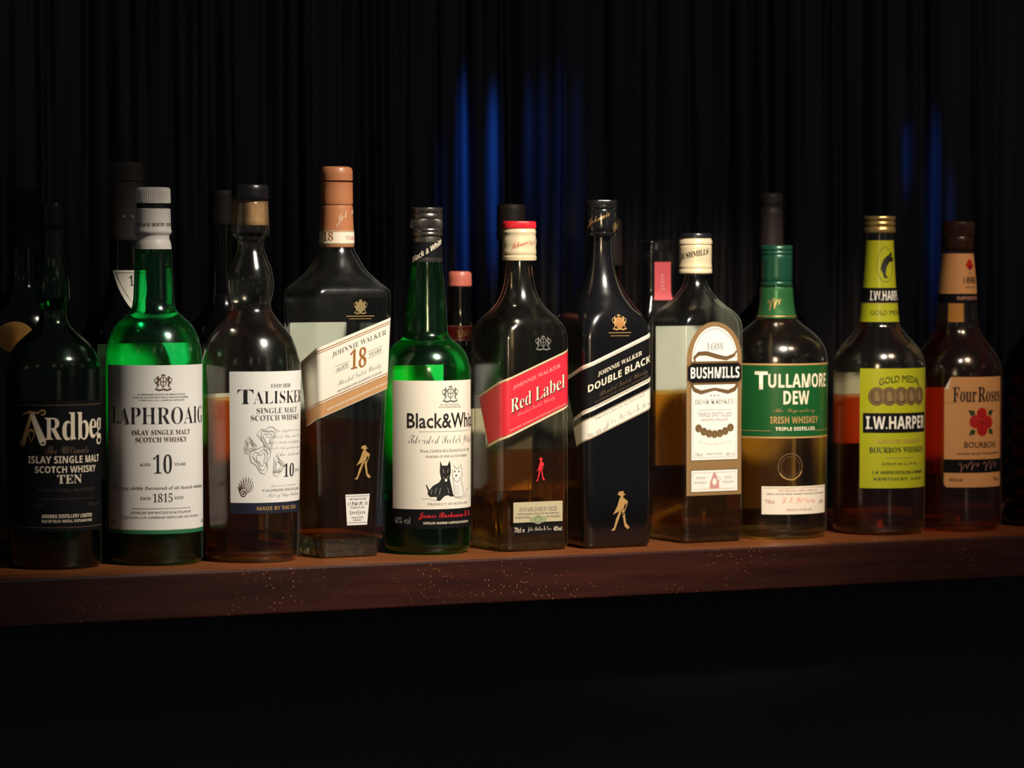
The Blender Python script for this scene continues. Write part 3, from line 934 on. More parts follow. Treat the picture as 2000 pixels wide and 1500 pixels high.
b.decal('small_label', [POLY([(-14, 961), (37, 961), (34, 1021), (-10, 1021)], WHITE, 0), LINE([(-13, 964.5), (36, 964.5)], .8, GREYINK), LINE([(-10, 1016), (34, 1016)], .8, GREYINK),
         T('THE PURSUIT OF THE', 12, 970, 36, 4, PALEGREY, 'serif'), T('ULTIMATE 18', 12, 979, 42, 7, GREYINK, 'serif', off=-.02), T('YEARS OF AGE', 12, 986.5, 30, 3.6, PALEGREY, 'serif'),
         SIG(12, 997, 34, 10, GREYINK, n=8, pen=.7), T('MASTER BLENDER', 12, 1006, 26, 3, PALEGREY, 'serif'), T('EDINBURGH', 12, 1011, 18, 3, PALEGREY, 'serif')], 990, label='small cream label near the foot')
b.decal('gold_emblem', WALKER(22, 899, 36, 66, GOLDINK), 899, label='gold stepping figure printed on the glass')
b.decal('gold_crest', CREST(12, 598, 28, 30, DULLGOLD) + [ELL(12, 598, 9, 11, DULLGOLD, 2), LINE([(-18, 616), (42, 616)], 1.4, GOLDINK), LINE([(-12, 621), (36, 621)], 1, GOLDINK)], 598, label='gold crest printed on the glass')

# ---- green bottle with black and white label and two dogs
b = Bottle('whisky_bottle', 'green glass whisky bottle with cream label showing a black dog and a white dog', -88.2, 101.9, .4476 * MM, 1077, 5.5,
           [(1077, 74), (1074, 80), (1066, 85), (1056, 86), (740, 86), (718, 85), (702, 82), (688, 76), (674, 65), (662, 50), (652, 43), (640, 41.5), (600, 38.5), (550, 34), (512, 30.5), (470, 29), (440, 27), (415, 26)], GREEN2, wall=.0022)
b.liquid(1064, 962, WHISKY_DK)
neck = [(512, 31.6), (510, 32), (466, 30.6), (463, 30)]
nf = b.lathe('neck_foil', neck, CAPCHROME)
b.band('foil_lettering', [(510, 32), (466, 30.7)], [RECT(0, 488, 122, 30, BLACKP, 0, shear=0), T('Black & White', -14, 489, 66, 12, CREAMINK, 'sansb', shear=30)], 488, parent=nf, label='cream lettering on the black neck foil')
b.lathe('screw_cap', [(462, 31), (460, 32.3), (456, 32.3), (454, 31), (452, 32.3), (449, 32.3), (447, 31), (445, 32.4), (431, 32.4), (429, 31), (427, 32.3), (421, 32.3), (418, 30.8), (415, 32), (409, 32.5), (407, 32), (406, 29)], CAPCHROME, ribs=[(445, 431, 52, 1.5)])
b.decal('back_label', [RECT(0, 842, 190, 252, BACKP, 0)], 842, uoff=-270)
its = [RECT(0, 864, 243, 248, CREAM, 0, rad=2), RECT(0, 1007, 243, 38, BLACKP, 0)]
its += CREST(1, 766, 36, 34, GREYINK)
its += [T('BY APPOINTMENT', 1, 786.5, 44, 3, PALEGREY, 'serif'), T('SCOTCH WHISKY DISTILLERS', 1, 791, 50, 3, PALEGREY, 'serif'),
        T('Black&White', 0, 817, 172, 29, INK, 'sans', off=.012), LINE([(-62, 838), (62, 838)], .8, PALEGREY),
        T('Blended Scotch Whisky', 0, 857, 166, 24, INK, 'script', off=-.02), T('From JAMES BUCHANAN & CO. LTD.', 0, 875.5, 120, 6, PALEGREY, 'serif'), T('MAKERS OF FINE SCOTCH WHISKY', 0, 886, 98, 4.6, PALEGREY, 'serif')]
def cv(pts, ox, oy, sx, x0, cx_, R):
    return pts
def dogpt(L):
    out = []
    for X, Y in L:
        x = 740 + X / 3.75; y = 720 + Y / 3.75
        a = math.degrees(math.asin(max(-1, min(1, (x - 833) / 86)))) - 32
        out.append((86 * R_(a), y))
    return out
its += [POLY(dogpt([(545,690),(560,715),(580,712),(596,685),(600,720),(605,760),(598,800),(610,850),(616,900),(612,918),(580,924),(550,918),(548,860),(543,810),(535,770),(540,720)]), WHITE, 1)]
its += [LINE(dogpt([(545,690),(560,715),(580,712),(596,685),(602,720),(606,765),(598,800),(610,850),(616,905)]), 1.2, GREYINK, 2),
        LINE(dogpt([(540,720),(535,770),(543,810),(548,860),(550,918),(580,924),(612,918)]), 1.0, GREYINK, 2),
        LINE(dogpt([(575,840),(578,915)]), .9, PALEGREY, 2), LINE(dogpt([(560,830),(562,910)]), .9, PALEGREY, 2),
        LINE(dogpt([(616,915),(632,900),(640,870),(650,862)]), [1.6, 1.6, 1.4, .7], PALEGREY, 2),
        LINE(dogpt([(545,775),(552,800),(566,815),(585,800),(592,778)]), 1.1, GREYINK, 2)]
for X, Y, r in ((553, 735, 1.6), (582, 737, 1.6), (562, 765, 2.0)):
    p = dogpt([(X, Y)])[0]
    its.append(ELL(p[0], p[1], r, r, INK, 3, 12))
its += [POLY(dogpt([(448,655),(462,690),(500,690),(516,653),(522,690),(524,740),(515,780),(525,830),(540,900),(548,915),(520,915),(505,905),(480,910),(445,945),(420,940),(425,915),(375,915),(358,895),(360,870),(345,830),(350,825),(370,865),(395,835),(440,810),(455,785),(445,740),(446,700)]), INK, 2)]
p = dogpt([(489, 796)])[0]
its.append(ELL(p[0], p[1], 2.6, 3.0, CREAM, 3, 12))
for A, B in (((468,715),(474,745)), ((505,712),(500,742)), ((470,770),(480,785)), ((505,765),(498,784)), ((420,850),(410,890)), ((500,850),(512,895)), ((450,850),(440,900)), ((390,860),(380,895))):
    its.append(LINE(dogpt([A, B]), 1.0, PALEGREY, 3))
its += [LINE(dogpt([(315,932),(360,928),(420,945)]), 1.0, PALEGREY, 1), LINE(dogpt([(550,925),(600,935),(650,915)]), .9, PALEGREY, 1), T('PRODUCT OF SCOTLAND', 2, 978, 96, 4.5, PALEGREY, 'serif'),
        T('James Buchanan & Co', 0, 1001, 128, 16, REDINK, 'script', off=-.004), T('DISTILLED, BLENDED & BOTTLED IN SCOTLAND', 0, 1015, 108, 5, CREAMINK, 'sansb'), T('40% vol', -98, 1010, 36, 13, PALEGREY, 'sans'), T('70cl', 98, 1010, 24, 12, PALEGREY, 'sans')]
b.decal('front_label', its, 880)
# ---- clear square bottle with slanted red label
b = Bottle('whisky_bottle', 'clear square whisky bottle with slanted red label and cream cap topped in red', 0, 95, .4529 * MM, 1070, 0,
           [(1070, 67, 18), (1067, 72, 20), (1060, 75, 20), (660, 75, 22), (640, 73.5, 30), (625, 69, 44), (608, 58, 54), (592, 45, 45), (575, 36, 36), (555, 30, 30), (530, 26, 26), (508, 24.5, 24.5), (470, 24, 24), (445, 24, 24)], SMOKESQ, dz=.0026, wall=.0028)
b.base(1068, 1045)
b.liquid(1044, 881, WHISKY)
cp = [(509, 33), (507, 33.6), (501, 33.6), (499, 32), (497, 33.4), (490, 33.2), (485, 32.4), (474, 33.4), (464, 32.6), (458, 31.8), (456, 32.8), (452, 32.8), (450, 31.6), (447, 31.6), (446, 30)]
c_ = b.lathe('screw_cap', cp, CAPCREAM)
b.lathe('cap_top', [(447, 32), (446, 33), (436, 33), (433.5, 31.5), (432.5, 28)], CAPRED, ribs=[(446, 436, 60, .9)], parent=c_)
b.band('cap_lettering', [(490, 33.3), (474, 33.5), (464, 32.8)], [T('Johnnie', -14, 478, 34, 14, REDINK, 'script', shear=16, off=-.012), T('Walker', 18, 472, 30, 12, PALERED, 'script', shear=16, off=-.012)], 477, parent=c_, vcut=.002, label='red script on the cream cap')
pl = [(-166, 771), (-72, 738), (84, 675), (84, 787), (-72, 853), (-126, 870)]
top = pl[:3]; bot = [(-126, 870), (-72, 853), (84, 787)]
its = [POLY(pl, GOLD, 0), POLY(sl(top, 5) + list(reversed(sl(bot, -6))), REDP, 1), LINE(sl(top, 2), 2.2, CREAMINK, 1), LINE(sl(bot, -2.5), 2.6, CREAMINK, 1)]
S2 = 22
its += [T('JOHNNIE WALKER', -2, 733, 104, 8, PINKINK, 'serif', shear=S2), T('Red Label', 2, 767, 118, 26, INK, 'serif', shear=S2, lay=2), T('Red Label', 0.4, 765.4, 118, 26, CREAMINK, 'serif', shear=S2, lay=3, off=-.012),
        T('Blended Scotch Whisky', -4, 791, 84, 12, PINKINK, 'script', shear=S2, off=-.012), T('MATURED, BLENDED AND BOTTLED IN SCOTLAND', 2, 811, 124, 4.5, PINKINK, 'sansb', shear=S2)]
b.decal('front_label', its, 770)
b.decal('back_label', [RECT(0, 868, 104, 190, BACKP, 0, rad=3)], 868, uoff=-300)
its = [RECT(1, 995, 108, 41, OLIVE, 0, rad=2), RECT(1, 1026, 108, 24, BLACKP, 0), T('ESTABLISHED 1820', 1, 988.5, 82, 8.5, GREYINK, 'serif', off=-.016), T('JOHN WALKER & SONS LTD, KILMARNOCK', 1, 997.5, 92, 3.6, GREYINK, 'serif'),
       T('PURVEYORS', -33, 1004, 32, 4, GREYINK, 'serif'), T('OF WHISKY', 35, 1004, 32, 4, GREYINK, 'serif'), ELL(-8, 1009, 10, 6, SEALGREEN, 2), ELL(10, 1009, 10, 6, SEALGREEN, 2), ELL(1, 1009, 10, 9, SEALGREEN, 3), RING(1, 1009, 7, 6.5, 1.2, GREYINK, 4),
       T('70cl e', -40, 1028, 22, 10, CREAMINK, 'sans'), T('John Walker & Sons', 4, 1028, 52, 12, CREAMINK, 'script', off=-.015), T('40%vol', 44, 1028, 18, 9, CREAMINK, 'sans')]
b.decal('small_label', its, 1000, label='olive cream label with green seal near the foot')
b.decal('red_emblem', WALKER(6, 912, 20, 46, REDINK), 912, label='small red stepping figure printed on the glass')
b.decal('embossed_crest', CREST(12, 668, 34, 30, pmat('etched_glass', (.16, .155, .14), rough=.6)), 668, vcut=.002, label='pale crest on the shoulder')

# ---- black square bottle
b = Bottle('whisky_bottle', 'black glass square whisky bottle with slanted black and cream label', 78.8, 88.2, .4576 * MM, 1064, 0,
           [(1064, 67, 14), (1061, 72, 16), (1053, 75, 17), (660, 75, 18), (636, 73.5, 24), (615, 69, 34), (595, 60, 50), (575, 49, 49), (555, 38.5, 38.5), (535, 31, 31), (512, 26, 26), (488, 23, 23), (465, 22.5, 22.5), (440, 23, 23), (410, 23, 23)], BLACKGLASS, dz=.0026)
cp = [(463, 31), (461, 32.5), (456, 32.6), (454, 31), (452, 32.2), (444, 32.6), (425, 32.4), (412, 31.6), (410, 30.6), (408, 31.8), (404, 31.8), (402, 31), (400, 32), (394, 32), (392, 30.5), (391, 27)]
c_ = b.lathe('screw_cap', cp, pmat('gloss_black_metal', (.008, .008, .008), rough=.16, spec=.7, coat=.6), ribs=[(400, 394, 60, 1.0)])
b.band('cap_lettering', [(444, 32.7), (425, 32.5), (412, 31.7)], [T('Johnnie', -22, 429, 46, 17, GOLD, 'script', shear=24, off=.0), T('Walker', 28, 437, 40, 17, GOLD, 'script', shear=24, off=.0)], 428, parent=c_, vcut=.002, label='gold script on the black cap')
pl = [(-152, 737), (-75, 709), (84, 643), (84, 738), (-75, 803), (-112, 822)]
top = pl[:3]; bot = [(-114, 821), (-75, 804), (84, 737)]
its = [POLY(pl, BLACKP, 0), POLY(top + list(reversed(sl(top, 8))), CREAM, 1), LINE(sl(top, 5.4), 1.0, GOLD, 2), POLY(sl(bot, -8) + list(reversed(bot)), CREAM, 1), LINE(sl(bot, -5.5), 1.0, GOLD, 2)]
S3 = 22.5
its += [T('JOHNNIE WALKER', 0, 708, 98, 9.5, CREAMINK, 'serif', shear=S3), T('DOUBLE BLACK', 0, 727, 138, 14, CREAMINK, 'sansb', shear=S3), T('Blended Scotch Whisky', 8, 746, 108, 14, DIMINK, 'script', shear=S3, off=-.01),
        T('AN INTENSE, SMOKY AND FULL BODIED BLEND', 4, 757, 120, 3.6, DIMINK, 'sans', shear=S3), T('JOHN WALKER & SONS, KILMARNOCK, SCOTLAND', 4, 766, 120, 3.6, DIMINK, 'sans', shear=S3)]
b.decal('front_label', its, 730)
top = [(-116, 832), (-75, 815), (84, 749)]; bot = [(-104, 868), (-75, 856), (84, 790)]
its = [POLY(top + list(reversed(bot)), CREAM, 0), LINE(sl(top, 1.5), 1.6, GOLD, 1), LINE(sl(bot, -1.5), 1.4, GOLD, 1),
       T('John Walker & Sons', 18, 806, 104, 20, GREYINK, 'script', shear=S3, off=-.022), T('70cl  40% vol', -50, 838, 40, 8, PALEGREY, 'sans', shear=S3), T('PRODUCED IN SCOTLAND', 0, 791, 110, 4, PALEGREY, 'serif', shear=S3)]
b.decal('signature_label', its, 810, label='cream slanted strip with a signature')
b.decal('gold_emblem', WALKER(1, 992, 42, 76, GOLDINK), 992, label='gold stepping figure printed on the black glass')
b.decal('gold_crest', CREST(0, 628, 32, 32, GOLDINK) + [ELL(0, 630, 9, 11, BRONZE, 2), LINE([(-24, 648), (24, 648)], 1.2, GOLDINK), LINE([(-20, 654), (20, 654)], 1.0, GOLDINK)], 632, vcut=.002, label='gold crest printed on the black glass')

# ---- clear square bottle with arched white label
b = Bottle('whisky_bottle', 'clear square whisky bottle with arched white label, black name band and cream cap', 180.6, 94.1, .4655 * MM, 1054, 0,
           [(1054, 62, 64, 12), (1051, 67, 69, 13), (1044, 70, 72, 14), (640, 70, 72, 15), (622, 68, 70, 20), (608, 62, 64, 30), (596, 53, 54, 40), (584, 43, 44, 40), (572, 34, 34.5, 34), (558, 25, 25, 25), (545, 20.5, 20.5, 20.5), (532, 19, 19, 19), (500, 19, 19, 19), (475, 19, 19, 19)], CLEAR, dz=.0026, wall=.003)
b.base(1052, 1036)
b.liquid(1035, 763, WHISKY)
cp = [(535, 31), (533, 32.6), (527, 32.6), (525, 31.4), (523, 32.4), (519, 32.4), (517, 31.6), (490, 31.8), (481, 32), (479, 31), (477, 32.6), (471, 32.6), (469, 31.4), (466, 31.4), (465, 29)]
c_ = b.lathe('screw_cap', cp, CAPCREAM)
b.lathe('cap_top', [(466, 30), (465, 32.4), (459, 32.4), (456.5, 31), (455.5, 27)], CAPBLACK, parent=c_)
b.band('cap_lettering', [(516, 31.8), (482, 32.2)], [T('BUSHMILLS', -20, 496, 60, 11, INK, 'serif', shear=10), T('BUSHMILLS', 58, 496, 60, 11, BRONZE, 'serif', shear=10)], 498, parent=c_, label='black lettering on the cream cap')
def arch(hw, y_top, y_sh, y_bot):
    pts = [(-hw, y_bot), (-hw, y_sh)]
    for i in range(1, 24):
        a = math.pi * (1 - i / 24)
        pts.append((hw * math.cos(a), y_sh - (y_sh - y_top) * math.sin(a)))
    return pts + [(hw, y_sh), (hw, y_bot)]
its = [POLY(arch(62, 627, 700, 962), TANP, 0), POLY(arch(51, 636, 698, 706), WHITE, 1)]
pts = arch(47, 640.5, 698, 705)
its.append(LINE(pts[1:-1], .9, GREYINK, 2))
its += [T('1608', 0, 674, 37, 14, GREYINK, 'serif', off=-.022)]
its += [LINE([(-44, 706), (-46, 696), (-36, 688), (-18, 688), (4, 694), (26, 698), (42, 693), (50, 684)], [3, 6, 8, 8, 8, 8, 6, 2], SCROLL, 3), LINE([(-44, 705), (-47, 696), (-36, 685), (-18, 684), (4, 690), (26, 695), (42, 690), (50, 683)], 1.4, MEDAL, 4),
        POLY([(-52, 703), (52, 703), (62, 712), (62, 740), (52, 748), (-52, 748), (-62, 740), (-62, 712)], SCROLL, 3),
        POLY([(-50, 707), (54, 707), (60, 714), (60, 738), (52, 744), (-52, 744), (-60, 738), (-60, 714)], BLACKP, 4), T('BUSHMILLS', 1, 725, 110, 22, WHITE, 'sansb', lay=5, off=.004)]
its += [RECT(0, 820, 104, 147, WHITE, 1), RECT(0, 820, 107, 150, MEDAL, 0.5), LINE([(-49, 768), (-49, 889), (49, 889), (49, 768)], .9, PALEGREY, 2)]
its += [LINE([(-52, 747), (-46, 757), (-30, 762), (0, 756), (30, 762), (46, 757), (52, 747)], [5, 8, 6, 4, 6, 8, 5], SCROLL, 3), LINE([(-53, 750), (-46, 761), (-30, 766), (0, 759), (30, 766), (46, 761), (53, 750)], 1.2, MEDAL, 4)]
its += [T('★ ★ ★', 0, 769, 22, 4.5, GREYINK, 'sans'), T('IRISH WHISKEY', 0, 781, 88, 10, GREYINK, 'serif', off=-.024), LINE([(-38, 797), (38, 797)], .9, PALEGREY), T('TRIPLE DISTILLED', 0, 806, 78, 8.5, PALEGREY, 'sans', off=.006), T('SMOOTH & MELLOW', 0, 816, 62, 5, PALEGREY, 'serif')]
for i in range(7):
    u = -36 + 12 * i
    v = 832 + 12 * (1 - (u / 36) ** 2)
    its += [ELL(u, v, 7.6, 7.8, MEDAL, 2 + .1 * i, 20), RING(u, v, 6.4, 6.6, 1.2, MEDALLT, 3 + .1 * i, 20), POLY([(u - 2, v + 4), (u + 2, v + 4), (u + 1.6, v), (u + 1, v - 4), (u - 1.4, v - 3)], MEDALLT, 3.5 + .1 * i)]
its += [T('The Old Bushmills Distillery', 0, 864, 72, 9, PALEGREY, 'script', arc=-5, off=-.02), T('70cl', -36, 883, 18, 6, PALEGREY, 'serif'), T('PRODUCT OF IRELAND', 0, 882, 36, 3.5, PALEGREY, 'serif'), T('40% vol', 36, 883, 20, 6, PALEGREY, 'serif')]
its += [RECT(0, 934, 107, 44, MEDAL, 1), RECT(0, 934, 104, 41, WHITE, 2), LINE([(-48, 918), (48, 918), (48, 950), (-48, 950), (-48, 918)], .8, PALERED, 3),
        POLY([(-11, 949), (-10, 936), (-6, 928), (-2, 918), (2, 918), (6, 928), (10, 936), (11, 949)], PALERED, 3), POLY([(-5, 938), (0, 944), (5, 938), (3, 930), (-3, 930)], WHITE, 4), LINE([(8, 926), (14, 932), (10, 936)], 1.4, PALERED, 3),
        T('FINEST', -31, 928, 20, 4.5, PALEGREY, 'serif'), T('BUSHMILLS', -31, 937, 28, 4.5, PALEGREY, 'serif'), T('MALT', 31, 928, 16, 4.5, PALEGREY, 'serif'), T('DISTILLERY', 31, 937, 26, 4.5, PALEGREY, 'serif')]
b.decal('front_label', its, 800)
b.decal('back_label', [RECT(0, 775, 118, 274, BACKP, 0, rad=2), T('OLD', 0, 885, 40, 20, GREYINK, 'serif'), T('DISTILLERY', 0, 912, 70, 14, GREYINK, 'serif')], 775, uoff=-284)

# ---- round squat bottle, green label and green cap
b = Bottle('whisky_bottle', 'squat clear whisky bottle with green label, gold edges and dark green cap', 269.1, 96.7, .4721 * MM, 1046, -12.4,
           [(1046, 88), (1043, 94), (1034, 98), (900, 99), (712, 100), (695, 99), (680, 95), (666, 87.5), (652, 75), (640, 60), (630, 47), (622, 39), (612, 35.5), (590, 33), (560, 31), (530, 28), (500, 27)], SMOKE, wall=.0026)
b.liquid(1036, 742, WHISKY_LT)
sk = [(621, 38.6), (619, 38.8), (600, 35.2), (580, 33.2), (563, 32.2), (561, 31.6)]
c0 = b.lathe('neck_sleeve', sk, pmat('green_foil', (.03, .14, .045), rough=.3, metal=.4))
b.band('sleeve_signature', [(619, 39), (600, 35.4), (580, 33.4), (563, 32.4)], [SIG(-16, 592, 26, 22, GOLD, shear=24, n=3, seed=2, pen=1.6), SIG(-62, 572, 18, 18, GOLD, shear=24, n=2, seed=6, pen=1.6), LINE([(-110, 617), (110, 617)], 1.6, GOLD)], 594, parent=c0, vcut=.002, label='gold script on the green sleeve')
b.lathe('screw_cap', [(560, 30), (558, 31.4), (552, 31.4), (550, 30), (548, 31), (500, 31), (498, 29.8), (496, 31.4), (492, 31.4), (490, 30), (488, 31.6), (482, 31.2), (480, 29.5), (479, 26)], CAPGREEN)
its = [RECT(0, 778.5, 296, 144, GREENP, 0), RECT(0, 708.2, 296, 3.4, GOLDINK, 1), RECT(0, 848.8, 296, 3.4, GOLDINK, 1), LINE([(-118, 836), (-46, 836)], 1, GOLDINK), LINE([(46, 836), (118, 836)], 1, GOLDINK)]
its += [T('T', -64, 739, 26, 35, CREAMINK, 'sansb', off=.006), T('ULLAMORE', 19, 739.5, 138, 27, CREAMINK, 'sansb', off=.006), T('DEW', 6, 772, 54, 26, CREAMINK, 'sansb', off=.006),
        T('The Legendary', 4, 798, 88, 10, GOLDINK, 'script', off=-.012), T('IRISH WHISKEY', 6, 815, 104, 13.5, GOLDINK, 'sansb'), T('TRIPLE DISTILLED', 6, 832, 84, 7, CREAMINK, 'sansb'),
        T('ESTABLISHED 1829', -112, 790, 58, 6, GOLDINK, 'sans', rot=90), T('★', -116, 742, 8, 8, GOLDINK, 'sans')]
b.decal('front_label', its, 780)
b.decal('back_label', [RECT(0, 900, 150, 200, BACKP, 0)], 900, uoff=-314)  # paper added behind the whisky so that it shows amber
b.decal('glass_seal', [RING(-6, 905, 25, 26, 1.6, DIMINK, 1), RING(-6, 905, 25, 26, 2.2, GOLDINK, 2, a0=20, a1=150), RING(-6, 905, 19, 20, .8, DIMINK, 1)], 900, label='round seal pressed into the glass, its glint drawn in gold')  # relief drawn flat: dim rings, with a gold arc painted as its glint
its = [RECT(14, 970, 152, 54, CREAM, 0), LINE([(-58, 946), (86, 946)], .8, GOLDINK), T('THE ORIGINAL TRIPLE DISTILLED', 14, 951, 88, 4, PALERED, 'serif'), T('TRIPLE BLEND IRISH WHISKEY MATURED IN OAK CASKS', 14, 957.5, 132, 3.2, GREYINK, 'serif'),
       T('D. E. Williams', 14, 972, 72, 18, REDINK, 'script', off=-.022), T('70cl', -46, 972, 18, 7, PALERED, 'serif'), T('40%', 72, 974, 18, 7, PALERED, 'serif'), T('PRODUCT OF IRELAND', 14, 988, 56, 4, PALERED, 'serif')]
b.decal('small_label', its, 970, label='cream strip with a red signature near the foot')

# ---- lime label bottle
b = Bottle('bourbon_bottle', 'round bourbon bottle with lime green label, black name band and ridged gold cap', 375.9, 86.4, .478 * MM, 1039, -6.2,
           [(1039, 78), (1036, 84), (1028, 89), (1018, 90), (725, 90), (706, 88.5), (692, 84), (680, 77), (668, 67), (656, 56), (645, 47), (636, 40), (626, 38), (600, 35.5), (560, 31.5), (520, 29), (470, 26.5), (455, 26), (440, 25)], SMOKE, wall=.0024)
b.base(1036, 1024)
b.liquid(1022, 772, WHISKY_RED)
b.lathe('screw_cap', [(456, 27), (455, 30.5), (450, 31.6), (446, 30.4), (443, 28.4), (440, 30.6), (436, 30.6), (433, 28.6), (430, 31), (426, 31.4), (424, 30.5), (422.5, 27)], CAPGOLD)
ring_ = [(628, 38.6), (600, 36.1), (560, 32.1), (520, 29.6), (470, 27.2)]
its = [POLY([(-75, 470), (75, 470), (75, 628), (-75, 628)], LIME, 0), RECT(0, 576.5, 150, 29, BLACKP, 1), LINE([(-75, 592), (75, 592)], 1, GOLDINK, 2), T('I.W.HARPER', 3, 577, 72, 19, WHITE, 'sansb', off=.004), T('GOLD MEDAL', 2, 610, 64, 9, INK, 'sans'),
       RING(-3, 517, 18, 34, 1.0, LEAF, 1)]
def hb(L):
    out = []
    for X, Y in L:
        x = 1620 + X / 3.947; y = 380 + Y / 3.947
        a = math.degrees(math.asin((x - 1718) / 29.5)) - 28
        out.append((29.5 * R_(a) * 1.45 - 2.5, y))
    return out
its += [POLY(hb([(470, 448), (478, 452), (477, 470), (467, 478), (485, 488), (481, 515), (462, 520), (446, 560), (441, 600), (441, 622), (455, 642), (433, 644), (425, 600), (414, 575), (420, 535), (430, 500), (445, 478), (463, 462)]), INK, 3)]
b.decal('neck_label', its, 560, vcut=.0022, base=.0004, label='lime neck label with a bowing figure and black name band')
its = [RECT(0, 832, 163, 231, LIME, 0, rad=2), T('GOLD MEDAL', 2, 736, 92, 13, INK, 'sans', arc=7)]
for i in range(5):
    u = -48 + 24 * i
    its += [ELL(u, 770, 16.5, 18, MEDAL, 1 + .15 * i, 26), RING(u, 770, 14.5, 16, 1.6, MEDALLT, 2 + .15 * i, 26), POLY([(u - 4, 779), (u + 6, 779), (u + 5, 766), (u + 1, 759), (u - 5, 763)], MEDALLT, 2 + .15 * i), RING(u, 769, 9, 11, 1, MEDALLT, 2 + .15 * i, 20)]
its += [RECT(0, 821.5, 150, 38, BLACKP, 1), T('I.W.HARPER', 0, 821, 138, 25, WHITE, 'sansb', off=.006), T('KENTUCKY STRAIGHT', 2, 857, 96, 7.5, GOLDINK, 'serif'), T('BOURBON WHISKEY', 1, 873.5, 126, 11, INK, 'serif'), LINE([(-30, 889), (30, 889)], .8, GREYINK),
        T('80 PROOF, 40% ALC. BY VOL.', 2, 901, 78, 6, LEAF, 'sans'), T('I. W. HARPER DISTILLING COMPANY', 2, 917, 116, 6, INK, 'sansb'), T('KENTUCKY, U.S.A.', 2, 930, 110, 6.5, LEAF, 'sansb')]
b.decal('front_label', its, 832)
b.decal('back_label', [RECT(0, 800, 130, 140, BACKP, 0)], 800, uoff=-285)

# ---- peach label bottle with roses
b = Bottle('bourbon_bottle', 'amber bourbon bottle with peach label, red roses and dark brown cap', 463.7, 85.5, .4841 * MM, 1032, -7.4,
           [(1032, 76), (1029, 82), (1021, 86), (1012, 87), (735, 87), (715, 85), (700, 80), (686, 72), (672, 61), (658, 50), (644, 43), (630, 40), (605, 38.5), (592, 38), (573, 37), (495, 30), (470, 27), (450, 26)], glass_mat('amber_tinted_glass', (.97, .89, .80)), wall=.0022)
b.liquid(1020, 640, WHISKY_RED)
b.lathe('screw_cap', [(490, 31), (488, 32.4), (465, 32.4), (463, 31.4), (461, 32.4), (437, 32.2), (434, 31), (432.5, 27)], CAPDKBROWN, ribs=[(461, 437, 48, .8)])
b.decal('back_label', [RECT(0, 845, 150, 170, BACKP, 0)], 845, uoff=-273)
its = [RECT(0, 534.5, 128, 78, PEACH, 0), RECT(0, 582.5, 128, 17, BLACKP, 0), T('IMPORTED', 5, 582, 46, 7, PALERED, 'sansb'), ELL(10, 513, 6, 6.5, ROSE, 2, 16), ELL(5, 518, 5, 5, ROSE, 2.2, 16), ELL(15, 519, 5, 5, ROSE, 2.4, 16), ELL(10, 523, 5, 4, ROSEDK, 2.6, 16), T('EST', 10, 534, 10, 4, GOLDINK, 'sans'), T('1888', 10, 547, 30, 14, INK, 'sans', off=.006), T('KENTUCKY', 10, 561, 24, 3.4, INK, 'sans')]
b.decal('neck_label', its, 540, vcut=.0022, base=.0004, label='flared peach neck label over a black band')
b.decal('back_label_glimpse', [RECT(-22, 610, 30, 36, ORANGEP, 0)], 610, vcut=.002, label='orange piece standing in for the back label seen through the shoulder')  # put on the front in place of back label seen through the glass
its = [POLY([(-54, 733), (67, 733), (67, 946), (-62, 946), (-67, 940), (-67, 757)], PEACH, 0), POLY([(-54, 733), (-67, 757), (-58, 757)], CREAM, 4), LINE([(-66, 782), (-40, 784)], .7, GOLDINK),
       T('Four', -27, 767, 46, 29, INK, 'serif', off=.004), T('Roses', 30, 767, 62, 29, INK, 'serif', off=.004)]
for (u, v, r) in ((8, 804, 11.5), (-6, 819, 12.5), (22, 821, 12.5), (9, 835, 12)):
    its += [ELL(u, v, r, r * 1.02, ROSE, 3 + .2 * (u % 3), 18), RING(u, v, r * .68, r * .62, 1.3, ROSEDK, 4.2, 18, 20, 290), RING(u + 1, v + 1, r * .34, r * .3, 1.2, ROSEDK, 4.2, 14, 150, 420)]
its += [ELL(8, 820, 3.6, 3.6, ROSEDK, 4.2, 12)]
for (u, v, a) in ((-12, 803, 215), (28, 803, -35), (-11, 839, 140), (29, 838, 40)):
    ca, sa = math.cos(R_(a)), math.sin(R_(a))
    its.append(POLY([(u - 6 * sa, v + 6 * ca), (u + 11 * ca, v + 11 * sa), (u + 6 * sa, v - 6 * ca), (u - 6 * ca, v - 6 * sa)], LEAF, 2))
its += [T('BOURBON', 8, 864, 72, 12, INK, 'sans', off=.006), T('Kentucky Straight Bourbon Whiskey', 8, 881, 100, 5, INK, 'serif'), RECT(0, 905, 134, 26, BLACKP, 1), SIG(-18, 905, 42, 17, PALERED, n=4, seed=4, shear=8, pen=.8), SIG(30, 904, 38, 19, PALERED, n=3, seed=5, shear=8, pen=.8), T('40%vol', -44, 931, 26, 7, BROWNINK, 'sansb'), T('70cl', 48, 931, 18, 7, BROWNINK, 'sansb')]
b.decal('front_label', its, 840)

# ---- ribbed dark bottle cut by the right edge
prof = [(1024, 76), (1020, 82), (1012, 85)]
y = 1000
while y > 770:
    prof += [(y, 85), (y - 12, 80), (y - 20, 80), (y - 32, 85)]
    y -= 38
prof += [(760, 85), (730, 85), (705, 80), (680, 66), (655, 48), (630, 36), (600, 30), (520, 27), (480, 26)]
b = Bottle('ribbed_bottle', 'dark bottle with horizontal ribs at the right end of the front row', 567.3, 84, .4912 * MM, 1024, 0, prof, DARKGLASS)
b.liquid(1012, 720, WHISKY_DK)
b.lathe('cap', [(520, 29), (518, 30), (452, 30), (448, 27)], CAPBLACK)

